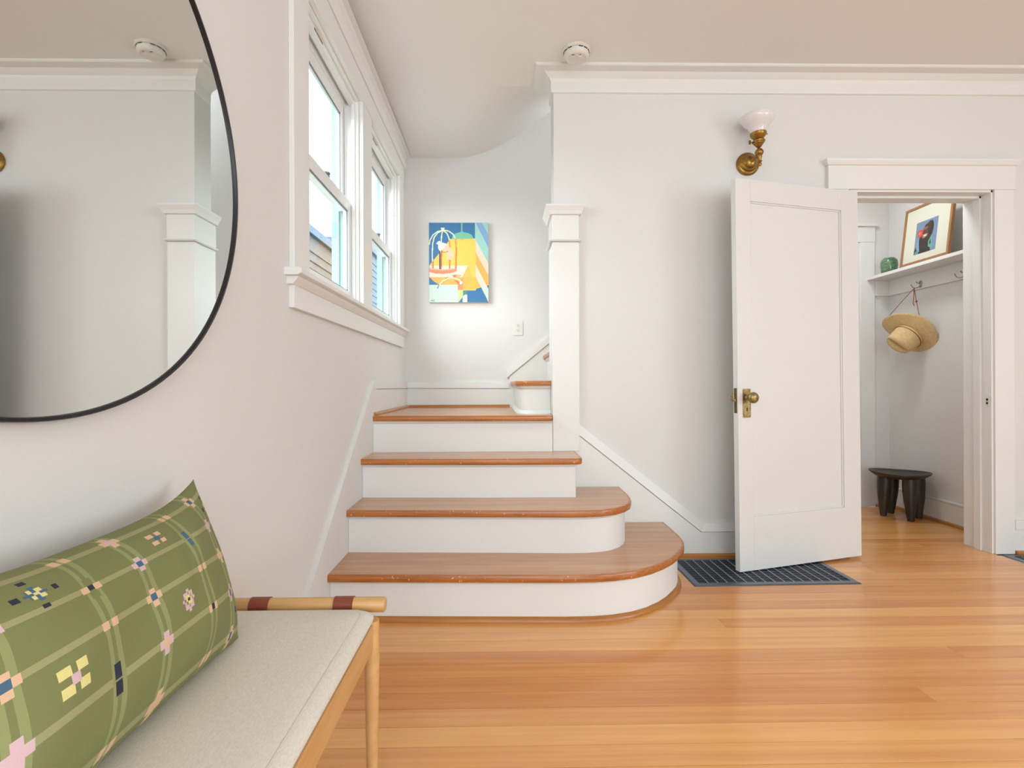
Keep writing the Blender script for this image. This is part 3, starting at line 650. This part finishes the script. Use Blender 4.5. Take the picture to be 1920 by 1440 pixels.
def pillow_print(s, v):
    """s: metres from the far (stair) end, v: metres up from the bottom"""
    C = np.empty(s.shape + (3,)); C[:] = lin(OL)
    LT, LT2 = lin((146, 150, 98)), lin((158, 154, 108))
    rowsv = [.022, .097, .172, .247, .318]
    cs = [-.022, .082, .180, .318, .418, .556]       # columns from the far end
    def put(mask, c): C[mask] = lin(c)
    for r_ in rowsv: C[abs(v - r_) < .0048] = LT2
    for c_ in cs:
        for d in (-.0085, .0085): C[abs(s - c_ - d) < .0045] = LT
    SA, PK, BL, YE, BK = (222, 182, 148), (214, 180, 184), (74, 104, 128), (226, 212, 138), (42, 44, 58)
    def sq(c_, r_, c, h=.0055, hv=None): put((abs(s - c_) < h) & (abs(v - r_) < (hv or h)), c)
    def diag(c_, r_, c, cc, d=.0105, h=.0062):
        for a, b_ in ((d, 0), (-d, 0), (0, d), (0, -d)): sq(c_ + a, r_ + b_, c, h)
        sq(c_, r_, cc, .0058)
    # crosses on columns 1, 3, 5; paired squares on 2, 4
    key = {1: [(SA, BL), (PK, BL), (SA, SA), (PK, PK), (SA, BL)], 3: [(SA, SA), (PK, SA), (SA, BL), (PK, BL), (SA, PK)], 5: [(SA, BL), (PK, PK), (SA, BL), (PK, BL), (SA, SA)]}
    for ci, ks in key.items():
        for r_, (a, b_) in zip(rowsv, ks): diag(cs[ci], r_, a, b_)
    for ci in (0, 2, 4):
        for j, r_ in enumerate(rowsv):
            if j in (0, 2, 4): sq(cs[ci] - .0085, r_, SA, .0065); sq(cs[ci] + .0085, r_, SA, .0065)
            elif (j == 1) == (ci == 2): sq(cs[ci] - .010, r_, SA, .006); sq(cs[ci] + .010, r_, SA, .006); sq(cs[ci], r_, BK, .005, .0055)
            else: sq(cs[ci], r_, BL if ci == 2 else BK, .0062, .020); put((abs(s - cs[ci]) < .0065) & (abs(v - r_) < .0016), (150, 140, 110))
    for ci in (4,):
        r_ = rowsv[3]; put((abs(s - cs[ci]) < .007) & (abs(v - r_) < .021), OL); C[(abs(v - r_) < .0048) & (abs(s - cs[ci]) < .007)] = LT2
        sq(cs[ci] - .011, r_, SA, .0065); sq(cs[ci] + .011, r_, SA, .0065); sq(cs[ci], r_, BK, .0055)
    # motifs in the wide cells
    def starX(c_, r_, arm, mid, d=.012, h=.0085, horiz=False):
        for a, b_ in ((d, d), (-d, d), (d, -d), (-d, -d)): sq(c_ + a, r_ + b_ * .9, arm, h, h * .75)
        sq(c_, r_, mid, .0062)
    def bigstar(c_, r_):
        for a in range(-2, 3):
            for b_ in range(-2, 3):
                if abs(a) + abs(b_) <= 2 and abs(a) + abs(b_) > 0 and not (abs(a) == 2 and b_ == 0 and False): sq(c_ + a * .0062, r_ + b_ * .0062, BL, .0033)
        for a, b_ in ((0, 0), (1, 1), (-1, 1), (1, -1), (-1, -1)): sq(c_ + a * .0058, r_ + b_ * .0058, YE, .0034)
        for a, b_ in ((.026, 0), (-.026, 0), (0, .026), (0, -.026)): sq(c_ + a, r_ + b_, BK, .0045)
    def flower(c_, r_):
        for a in range(-3, 4):
            for b_ in range(-3, 4):
                if abs(a) + abs(b_) == 3 or (abs(a), abs(b_)) in ((2, 2),): sq(c_ + a * .0052, r_ + b_ * .0052, PK, .003)
        for a, b_ in ((1, 0), (-1, 0), (0, 1), (0, -1), (1, 1), (-1, -1)): sq(c_ + a * .005, r_ + b_ * .005, YE, .003)
        sq(c_, r_, BK, .003)
    mid = [(rowsv[i] + rowsv[i + 1]) / 2 for i in range(4)]
    bigstar(.031, mid[3]); starX(.031, mid[1], YE, PK); bigstar(.031, mid[0])
    starX(.249, mid[3], SA, BL, .011, .0065); flower(.249, mid[1])
    bigstar(.487, mid[3] - .005); starX(.487, mid[1], YE, PK)
    return C
N1, N2 = 256, 138
far_b, far_t = Vector((-.530, 1.075, .494)), Vector((-.684, 1.190, .792))
near_b, near_t = Vector((-.530, .455, .494)), Vector((-.684, .540, .786))
def pil_pt(i, j, side):
    u, v = i / N1, j / N2                      # u 0 = far end
    cu_, cv_ = 2 * u - 1, 2 * v - 1
    # edges pulled in between the corners
    uu = u + .5 * .055 * (1 - cv_ * cv_) * (-cu_) ; vv = v + .5 * (.26 * (1 - abs(cu_) ** 3.2) * -cv_ if cv_ > 0 else .06 * (1 - abs(cu_) ** 2.2) * -cv_)
    p = far_b * (1 - uu) * (1 - vv) + far_t * (1 - uu) * vv + near_b * uu * (1 - vv) + near_t * uu * vv
    nrm = (near_b - far_b).cross(far_t - far_b).normalized()
    if nrm.x < 0: nrm = -nrm
    th = max(0, (1 - abs(cu_) ** 3.4)) ** .62 * max(0, (1 - abs(cv_) ** 2.6)) ** .60
    amp = (.090 if side > 0 else .045) * (1.12 - .24 * v)
    wr = .0035 * math.sin(18 * u + 9 * v) * math.sin(7 * v + 3 * u) + .006 * math.exp(-((u - .27 - .12 * (1 - v)) / .03) ** 2) * v ** 2 * -1 + .004 * math.exp(-((u - .20 - .10 * (1 - v)) / .025) ** 2) * v ** 2
    q = p + nrm * side * (amp * th + wr * th)
    if q.z < .4955 : q.z = .4955 + (q.z - .4955) * .05
    if q.x < -.742: q.x = -.742
    return q
verts, faces, cols = [], [], []
for side in (1, -1):
    base = len(verts)
    for i in range(N1 + 1):
        for j in range(N2 + 1): verts.append(pil_pt(i, j, side))
    for i in range(N1):
        for j in range(N2):
            a = base + i * (N2 + 1) + j; f = (a, a + 1, a + N2 + 2, a + N2 + 1); faces.append(f if side > 0 else f[::-1])
si, vj = np.meshgrid((np.arange(N1) + .5) / N1 * PLN, (np.arange(N2) + .5) / N2 * PHT, indexing='ij')
pc = pillow_print(si, vj).reshape(-1, 3)
me = bpy.data.meshes.new('throw_pillow'); me.from_pydata([tuple(v) for v in verts], [], faces); me.materials.append(M_pillow)
def paint_faces(me, pc):
    at_ = me.color_attributes.new('print', 'FLOAT_COLOR', 'CORNER')
    nl = len(me.loops); a = np.ones((nl, 4), np.float32); ls = np.array([p.loop_total for p in me.polygons]); a[:, :3] = np.repeat(pc[:len(ls)], ls, axis=0)
    at_.data.foreach_set('color', a.ravel())
paint_faces(me, np.concatenate([pc, pc]))
me.polygons.foreach_set('use_smooth', [True] * len(me.polygons))
pw = link('throw_pillow', me); tag(pw, 'green checked lumbar pillow with small pink and blue flowers on the bench', 'pillow')
pw.modifiers.new('weld', 'WELD').merge_threshold = .0004

# ================================================================ PAINTING on the landing wall
pt = empty('wall_painting', (-.335, 4.12, 1.931)); tag(pt, 'unframed canvas painting of a white bird in a cage under a yellow lamp', 'painting')
PWd, PHd = .455, .61
b = B(); box(b, -PWd / 2, PWd / 2, -.033, -.001, -PHd / 2, PHd / 2, .002); obj('canvas_sides', b, M_canvas, pt)
nu, nv = 170, 228
x_, y_ = np.meshgrid(80 + (np.arange(nu) + .5) / nu * 677, 102 + (np.arange(nv) + .5) / nv * 893, indexing='ij')
C = np.empty(x_.shape + (3,)); C[:] = lin((58, 116, 166))
def pg(pts, c): C[inpoly(pts, x_, y_)] = lin(c)
def sk(pts, wd, c, mask=None):
    m_ = stroke(pts, wd, x_, y_)
    if mask is not None: m_ &= mask
    C[m_] = lin(c)
TL_, LB_, PE, OR_, YE_, SAL = (160, 212, 202), (132, 170, 212), (248, 214, 192), (250, 178, 88), (252, 205, 92), (238, 142, 110)
pg([(607, 90), (760, 90), (760, 1000), (607, 700)], TL_)
pg([(607, 90), (680, 90), (760, 240), (760, 385)], LB_)
pg([(607, 290), (760, 560), (760, 700), (607, 425)], PE)
pg([(607, 425), (760, 700), (760, 800), (740, 815), (607, 570)], OR_)
pg([(607, 570), (760, 850), (760, 1000), (607, 700)], PE)
pg([(672, 825), (735, 805), (760, 850), (760, 1000), (752, 985)], (205, 226, 210))
pg([(607, 690), (760, 1000), (607, 1000)], (58, 116, 166))
pg([(740, 815), (762, 795), (762, 850)], (40, 90, 100))
pg([(325, 283), (605, 280), (612, 310), (612, 860), (410, 860), (300, 840), (200, 800), (140, 765), (90, 718), (85, 580), (200, 440)], YE_)
pg([(85, 712), (140, 765), (200, 800), (300, 838), (410, 853), (500, 857), (600, 849), (672, 828), (655, 790), (607, 700), (607, 712)], OR_)
pg([(612, 570), (612, 715), (672, 828), (735, 805)], PE)
pg([(85, 583), (525, 583), (460, 712), (85, 712)], (252, 220, 204))
pg([(525, 583), (572, 714), (460, 714)], (248, 190, 92))
pg([(545, 714), (607, 714), (650, 835), (510, 857)], (250, 186, 80))
pg([(200, 800), (410, 800), (410, 852), (300, 838)], (253, 222, 200))
pg([(340, 285), (352, 245), (385, 222), (440, 207), (448, 195), (448, 95), (461, 95), (463, 195), (470, 207), (530, 218), (570, 240), (588, 282)], (122, 192, 158))
pg([(430, 283), (480, 283), (470, 297), (440, 297)], (245, 180, 84))
pg([(80, 798), (410, 798), (410, 1000), (80, 1000)], (203, 224, 212))
pg([(410, 857), (467, 857), (467, 930), (412, 998)], (206, 220, 146))
pg([(408, 790), (467, 714), (467, 857), (408, 857)], (244, 148, 92))
pg([(467, 860), (515, 860), (515, 915), (467, 925)], (76, 140, 128))
pg([(462, 998), (462, 945), (476, 918), (495, 907), (514, 912), (514, 998)], (226, 238, 222))
yel = inpoly([(325, 283), (612, 283), (612, 720), (85, 720), (85, 580), (200, 440)], x_, y_)
CR = (226, 236, 200)
bars = [[(236, 188), (180, 200), (125, 240), (92, 300), (85, 345)], [(236, 190), (180, 215), (140, 265), (122, 340), (118, 450), (122, 620)], [(236, 190), (224, 250), (220, 330), (220, 450), (214, 622)],
        [(240, 190), (285, 220), (310, 280), (318, 360), (316, 480), (312, 620)], [(246, 184), (310, 198), (360, 235), (384, 290), (390, 370), (386, 480), (382, 625)]]
for k_, bp in enumerate(bars):
    sk(bp, 13, CR); sk(bp, 13, (232, 130, 76) if k_ in (1, 3, 4) else (214, 104, 70), yel)
    sk([(p[0] + 9, p[1]) for p in bp][-3:], 4, (190, 90, 60), yel)
sk([(205, 430), (202, 622)], 15, (72, 74, 82))
pg([(213, 165), (225, 156), (238, 160), (252, 155), (262, 165), (250, 178), (256, 192), (218, 192), (224, 178)], CR)
pg([(160, 340), (185, 310), (205, 306), (218, 322), (270, 335), (305, 362), (325, 392), (318, 440), (290, 415), (250, 395), (225, 405), (212, 425), (192, 408), (182, 375), (184, 345)], (236, 244, 236))
pg([(262, 352), (300, 350), (322, 380), (352, 430), (372, 478), (345, 505), (322, 525), (300, 508), (270, 545), (290, 450), (245, 405)], (248, 200, 166))
sk([(245, 432), (272, 436)], 8, (120, 120, 90)); sk([(228, 428), (236, 432)], 7, (40, 60, 80)); sk([(280, 424), (298, 431)], 7, (40, 40, 50))
pg([(85, 626), (140, 632), (240, 636), (330, 632), (378, 620), (402, 632), (388, 650), (330, 668), (240, 678), (150, 672), (85, 655)], (240, 140, 108))
pg([(85, 612), (240, 626), (376, 612), (378, 624), (330, 634), (240, 638), (85, 630)], (250, 178, 140))
sk([(178, 835), (195, 800), (240, 752), (300, 726), (360, 722), (420, 740), (450, 770)], 11, (244, 236, 206)); sk([(176, 836), (192, 802)], 11, (70, 130, 110))
pg([(345, 690), (375, 682), (440, 686), (448, 704), (400, 712), (372, 722)], (240, 178, 130)); pg([(345, 688), (392, 690), (385, 712), (360, 718)], (226, 120, 80))
pg([(358, 742), (400, 752), (430, 770), (425, 800), (395, 775)], (206, 120, 84)); pg([(430, 760), (458, 758), (462, 780), (440, 796), (425, 786)], (246, 240, 220))
sk([(260, 735), (300, 705)], 4, (90, 90, 80))
for q in ([(102, 985), (104, 968), (112, 984), (114, 966)], [(120, 968), (124, 986), (128, 968)], [(144, 966), (134, 966), (134, 985), (144, 985)], [(134, 976), (142, 976)]): sk(q, 3.4, (110, 140, 146))
def print_plane(name, nu, nv, w_, h_, C, m, parent, y):
    vs_ = [(-w_ / 2 + w_ * i / nu, y, h_ / 2 - h_ * j / nv) for i in range(nu + 1) for j in range(nv + 1)]
    fs = [(i * (nv + 1) + j, i * (nv + 1) + j + 1, (i + 1) * (nv + 1) + j + 1, (i + 1) * (nv + 1) + j) for i in range(nu) for j in range(nv)]
    me = bpy.data.meshes.new(name); me.from_pydata(vs_, [], fs); me.materials.append(m); paint_faces(me, C.reshape(-1, 3)); return link(name, me, parent)
print_plane('painted_front', nu, nv, PWd - .002, PHd - .002, C, M_paint, pt, -.0335)

# ================================================================ CLOSET
# shelf, hook rail
sh = empty('closet_shelf', (3.14, 3.8, 1.85)); tag(sh, 'white wall shelf with hook rail beneath it inside the closet', 'shelf')
chl('shelf_board', box(B(), 2.945, 3.14, 3.26, 4.28, 1.826, 1.85, .002), M_trim, sh)
chl('hook_rail', box(B(), 3.122, 3.14, 3.26, 4.28, 1.702, 1.826, .0015), M_trim, sh)
chl('hook_rail', box(B(), 3.012, 3.122, 4.263, 4.28, 1.702, 1.826, .0015), M_trim, sh)
def hook(y, label):
    e = empty('coat_hook', (3.122, y, 1.745)); tag(e, label, 'coat hook', 'coat hooks under the closet shelf')
    b = B(); lathe(b, [(.016, 0), (.0155, .003), (.008, .006), (0, .0065)], 20, Matrix.Rotation(R(-90), 4, 'Y')); obj('rosette', b, M_nickel, e, smooth=True)
    b = B(); lathe(b, [(.013, 0), (.0125, .003), (.006, .006), (0, .0065)], 20, Matrix.Translation((0, 0, -.024)) @ Matrix.Rotation(R(-90), 4, 'Y')); obj('lower_rosette', b, M_nickel, e, smooth=True)
    b = B(); tube(b, [(-.004, 0, -.022), (-.018, 0, -.034), (-.038, 0, -.040), (-.058, 0, -.036), (-.070, 0, -.022), (-.074, 0, -.012)], [.0035, .0035, .003, .003, .003, .004], 10)
    tube(b, [(-.004, 0, .0), (-.022, 0, -.004), (-.034, 0, .006)], [.0035, .003, .004], 10); obj('hook_arm', b, M_nickel, e, smooth=True)
hook(3.93, 'silver coat hook that the straw hat hangs from'); hook(3.545, 'empty silver coat hook near the right edge of the closet doorway')
# door casing on the closet's back wall, baseboards
t6 = empty('trim_6', (2.7, 4.28, 0)); tag(t6, kind='structure')
chl('side_casing', box(B(), 2.895, 3.010, 4.262, 4.28, 0, 2.137, .002), M_trim, t6); chl('side_casing', box(B(), 2.02, 2.135, 4.262, 4.28, 0, 2.137, .002), M_trim, t6)
chl('head_casing', box(B(), 2.015, 3.014, 4.26, 4.28, 2.137, 2.262, .002), M_trim, t6); chl('head_cap', box(B(), 2.0, 3.028, 4.245, 4.28, 2.262, 2.288, .003), M_trim, t6)
chl('closet_door_panel', box(B(), 2.135, 2.895, 4.270, 4.28, 0.01, 2.137), M_door, t6)
bb = box(B(), 3.122, 3.14, 3.24, 4.28, 0, .150, .001); cs_ = B(); box(cs_, 3.119, 3.14, 3.24, 4.28, .151, .165, .002)
ss = B(); prism(ss, [(3.122, 0), (3.105, 0), (3.105, .010), (3.112, .018), (3.122, .021)], 'Y', 3.24, 4.28)
b2 = box(B(), 3.010, 3.122, 4.262, 4.28, 0, .150); s2 = B(); prism(s2, [(4.262, 0), (4.245, 0), (4.245, .010), (4.252, .018), (4.262, .021)], 'X', 3.010, 3.108)
baseboard('baseboard_closet', [('skirt_board', (3.14, 3.8, 0), bb, M_trim), ('cap_strip', 0, cs_, M_trim), ('shoe_moulding', 0, ss, M_shoe), ('skirt_board', 0, b2, M_trim), ('shoe_moulding', 0, s2, M_shoe)])

# framed photo leaning on the shelf: local x along -Y world (left->right seen from the door), local z up
fp = empty('framed_photo', (2.955, 3.7065, 1.850)); tag(fp, 'wood-framed portrait photo of a laughing person leaning on the closet shelf', 'framed photo')
fp.matrix_world = Matrix.Translation((2.955, 3.7065, 1.8528)) @ Matrix.Rotation(R(-90), 4, 'Z') @ Matrix.Rotation(R(-6.8), 4, 'X')
FW, FH, FT = .43, .425, .020
b = B(); fw = .018
for q in ((-FW / 2, -FW / 2 + fw, 0, FH), (FW / 2 - fw, FW / 2, 0, FH), (-FW / 2 + fw, FW / 2 - fw, 0, fw), (-FW / 2 + fw, FW / 2 - fw, FH - fw, FH)): box(b, q[0], q[1], 0, FT, q[2], q[3], .001)
obj('frame', b, M_frame, fp)
obj('mat_board', box(B(), -FW / 2 + fw, FW / 2 - fw, .006, .009, fw, FH - fw), M_mat, fp)
obj('backing', box(B(), -FW / 2 + .01, FW / 2 - .01, .012, FT + .001, .01, FH - .01), M_canvas, fp)
b = B(); prism(b, [(FT, .30), (FT + .004, .30), (.128, .018), (.120, .018)], 'X', -.03, .03); obj('easel_strut', b, M_black, fp)
nu, nv = 74, 92
x_, y_ = np.meshgrid(505 + (np.arange(nu) + .5) / nu * 200, 240 + (np.arange(nv) + .5) / nv * 260, indexing='ij')
C = np.empty(x_.shape + (3,)); C[:] = lin((112, 136, 164))
SK = (46, 27, 24)
pg([(505, 500), (505, 470), (520, 440), (545, 380), (560, 340), (580, 300), (600, 275), (630, 255), (655, 258), (668, 285), (670, 330), (662, 370), (650, 410), (650, 450), (660, 500)], SK)
pg([(505, 505), (508, 468), (528, 440), (560, 455), (600, 470), (640, 470), (665, 505)], (30, 20, 22))
pg([(590, 275), (625, 262), (645, 275), (640, 320), (622, 345), (585, 345), (575, 310)], (74, 46, 38))
pg([(570, 300), (600, 292), (622, 300), (600, 318), (575, 316)], (128, 92, 74))
pg([(572, 352), (600, 345), (622, 352), (618, 372), (590, 385), (570, 378)], (150, 104, 78)); pg([(580, 357), (614, 355), (606, 368), (585, 372)], (220, 210, 196))
pg([(560, 322), (572, 330), (566, 352), (556, 345)], (96, 62, 50))
pg([(520, 312), (545, 305), (570, 308), (578, 322), (570, 340), (580, 350), (560, 362), (540, 374), (528, 360), (530, 338), (518, 330)], (196, 72, 62)); pg([(535, 322), (556, 320), (552, 340), (536, 344)], (226, 120, 104))
pg([(528, 380), (540, 378), (548, 440), (556, 480), (536, 490), (524, 450)], (120, 160, 190)); pg([(512, 480), (540, 462), (550, 500), (508, 508)], (92, 146, 156))
pg([(632, 420), (660, 370), (668, 440), (690, 460), (660, 478), (636, 460)], (96, 164, 152)); pg([(640, 430), (652, 400), (660, 440), (648, 452)], (44, 70, 70))
pw_, ph_ = .192, .232
pp = print_plane('photo_print', nu, nv, pw_, ph_, C, M_photo, fp, .0055); pp.location = (0.0, 0, .182)

# green glass vase
vz = obj('glass_vase', lathe(B(), [(.040, 0), (.052, .004), (.060, .03), (.063, .06), (.063, .085), (.058, .103), (.045, .113), (.040, .118), (.036, .116), (.040, .104), (.050, .09), (.052, .05), (.044, .014), (0, .010)], 40, cap=False), M_green, smooth=True, angle=60, loc=(3.008, 4.10, 1.850))
tag(vz, 'small green ribbed glass vase left of the framed photo on the closet shelf', 'vase')
bm_ = bmesh.new(); bm_.from_mesh(vz.data)
for v in bm_.verts:
    r_ = math.hypot(v.co.x, v.co.y); a = math.atan2(v.co.y, v.co.x)
    if r_ > .041 and v.co.z > .02:
        k_ = .9 + .035 * math.sin(10 * a + v.co.z * 60); v.co.x *= k_; v.co.y *= k_
bm_.to_mesh(vz.data); bm_.free()

# straw hat hanging by its cord, crown turned to the room
ht = empty('straw_hat', (3.055, 3.96, 1.355)); tag(ht, 'cream straw cowboy hat hanging by a red cord on the closet wall', 'hat')
nrm = Vector((-.80, -.14, -.60)).normalized()           # where the crown points
lng = Vector((-.25, .35, .88)); lng = (lng - nrm * lng.dot(nrm)).normalized(); sid = nrm.cross(lng)
Mh = Matrix((( *[lng.x, sid.x, nrm.x], 0), (*[lng.y, sid.y, nrm.y], 0), (*[lng.z, sid.z, nrm.z], 0), (0, 0, 0, 1)))
prof = []
b = B(); seg = 64; rings = []
def hat_ring(f):       # f: 0 brim edge .. 1 head opening .. 2 crown top centre
    pts = []
    for k_ in range(seg):
        a = 2 * math.pi * k_ / seg; ca, sa = math.cos(a), math.sin(a)
        if f <= 1:
            rx = .205 + (.098 - .205) * f; ry = .182 + (.082 - .182) * f
            curl = (1 - f) ** 1.6 * (-.050 * sa * sa + .018 * ca * ca)
            pts.append(Vector((rx * ca, ry * sa, curl)))
        elif f <= 1.75:
            t = (f - 1) / .75; rx = .098 - .016 * t; ry = .082 - .020 * t
            pts.append(Vector((rx * ca, ry * sa, .128 * t + .010 * t * ca)))
        else:
            t = (f - 1.75) / .25; rx = .082 * (1 - t); ry = .062 * (1 - t)
            z = .128 + .010 * math.sin(min(1, t * 2) * math.pi / 2) - .045 * math.exp(-((ry * sa) / .018) ** 2) * min(1, t * 2.2) + .010 * ca * (1 - t)
            pts.append(Vector((rx * ca, ry * sa, z)))
    return pts
fs_ = [0, .15, .35, .6, .85, .95, 1, 1.1, 1.25, 1.45, 1.62, 1.72, 1.78, 1.82, 1.86, 1.9, 1.94, 1.975]
for f in fs_: rings.append([b.verts.new(Mh @ p) for p in hat_ring(f)])
for A, C_ in zip(rings, rings[1:]):
    for k_ in range(seg): b.faces.new((A[k_], A[(k_ + 1) % seg], C_[(k_ + 1) % seg], C_[k_]))
b.faces.new(rings[-1])
ho = obj('hat_body', b, M_straw, ht, smooth=True, angle=70); sd_ = ho.modifiers.new('thickness', 'SOLIDIFY'); sd_.thickness = .003
b = B(); tube(b, [Mh @ (p * 1.0 + Vector((0, 0, .006))) + (Mh @ Vector((p.x, p.y, 0))) * .03 for p in hat_ring(1.08)], .0028, 8, closed=True); obj('hat_band', b, M_cord, ht, smooth=True)
hk = Vector((3.07, 3.93, 1.702)) - Vector(ht.location)
pA = Mh @ Vector((.02, -.175, .03)); pB = Mh @ Vector((-.05, -.165, .02))
cand = [Mh @ q for q in hat_ring(.12)]; cand.sort(key=lambda p: -p.z)
top = cand[:16]; pA = max(top, key=lambda p: p.y); pB = min(top, key=lambda p: p.y)
b = B(); tube(b, [pA, pA.lerp(hk, .5) + Vector((0, .004, 0)), hk + Vector((0, .003, -.001)), hk + Vector((0, -.003, 0))], .0022, 8); tube(b, [pB, pB.lerp(hk, .5), hk + Vector((0, -.004, .0))], .0022, 8)
tube(b, [hk, hk + Vector((-.004, -.006, -.05)), hk + Vector((-.004, .002, -.11)), hk + Vector((-.006, -.010, -.13))], .0026, 8); obj('chin_cord', b, M_cord, ht, smooth=True)
b = B()
lathe(b, [(0, -.008), (.006, -.005), (.008, 0), (.006, .005), (0, .008)], 12, Matrix.Translation(pB.lerp(hk, .55)), cap=False); obj('cord_slide', b, M_cord, ht, smooth=True)

# carved stool
sl_ = empty('wooden_stool', (2.965, 3.915, 0)); tag(sl_, 'small dark carved wooden stool with four thick legs on the closet floor', 'stool')
b = B(); N_ = 48; rad = .19; rings = []
def seat(r, th, a):      # dished disk, rim curling up at two ends
    c_, s_ = math.cos(a), math.sin(a); x, y = r * c_, r * s_ * .86
    return x, y
for r, dz in ((0, .0), (.06, .001), (.12, .005), (.165, .011), (.182, .018), (.192, .020), (.192, .014), (.18, .003), (.155, -.014), (.10, -.024), (.05, -.026), (0, -.026)):
    ring = []
    for k_ in range(N_ if r else 1):
        a = 2 * math.pi * k_ / N_; x, y = seat(r, 0, a); ring.append(b.verts.new((x, y, .318 + dz + .25 * x * x)))
    rings.append(ring)
for A, C_ in zip(rings, rings[1:]):
    for k_ in range(N_):
        q = (k_ + 1) % N_
        if len(A) == 1: b.faces.new((A[0], C_[k_], C_[q]))
        elif len(C_) == 1: b.faces.new((A[k_], A[q], C_[0]))
        else: b.faces.new((A[k_], A[q], C_[q], C_[k_]))
so = obj('seat', b, M_stool, sl_, smooth=True, angle=60); so.rotation_euler = (0, 0, R(-33)); so.location = (-.035, -.02, 0)
for (fx, fy) in ((2.859, 3.965), (2.975, 4.045), (2.940, 3.800), (3.065, 3.885)):
    dx, dy = fx - 2.965, fy - 3.915; tx, ty = dx * .92, dy * .92
    b = B(); lathe(b, [(.018, 0), (.022, .004), (.030, .06), (.041, .14), (.047, .21), (.048, .27), (.046, .305)], 20)
    for v in b.verts: t = v.co.z / .3; v.co.x += dx + (tx - dx) * t; v.co.y += dy + (ty - dy) * t
    obj('leg', b, M_stool, sl_, smooth=True)

# ================================================================ NEIGHBOURING HOUSE outside the stair windows
nb = empty('neighbouring_house', (-5.5, 12, -.7)); tag(nb, 'weathered grey clapboard house with blue cap seen through the stair windows', 'building')
chl('wall', box(B(), -9, -4.05, 5.5, 15.2, -.7, 4.15), M_siding, nb)
me = None
for i in range(24):
    z = -.6 + i * .2
    if z > 4.0: break
    if me is None:
        b = B(); prism(b, [(0, 0), (.045, 0), (.02, .2), (0, .2)], 'Y', 5.5, 15.2); o = obj('siding_board', b, M_siding, nb); me = o.data; o.location = (-4.05 + 5.5, -12, z + .7)
    else:
        o = link('siding_board', me, nb, (-4.05 + 5.5, -12, z + .7))
chl('parapet_cap', box(B(), -9.1, -3.96, 5.4, 15.3, 4.15, 4.32, .01), M_cap, nb)
bh = empty('blue_house', (-6, 18.6, -.7)); tag(bh, 'blue house wall seen low through the farther stair window', 'building')
chl('wall', box(B(), -9, -4.1, 15.6, 22, -.7, 5.1), M_blue, bh)
for i in range(28):
    z = -.6 + i * .2
    chl('siding_board', prism(B(), [(-4.1, z), (-4.06, z), (-4.08, z + .2), (-4.1, z + .2)], 'Y', 15.6, 22), M_blue, bh)
chl('roof_edge', box(B(), -9.1, -4.0, 15.5, 22.1, 5.1, 5.28), M_cap, bh)
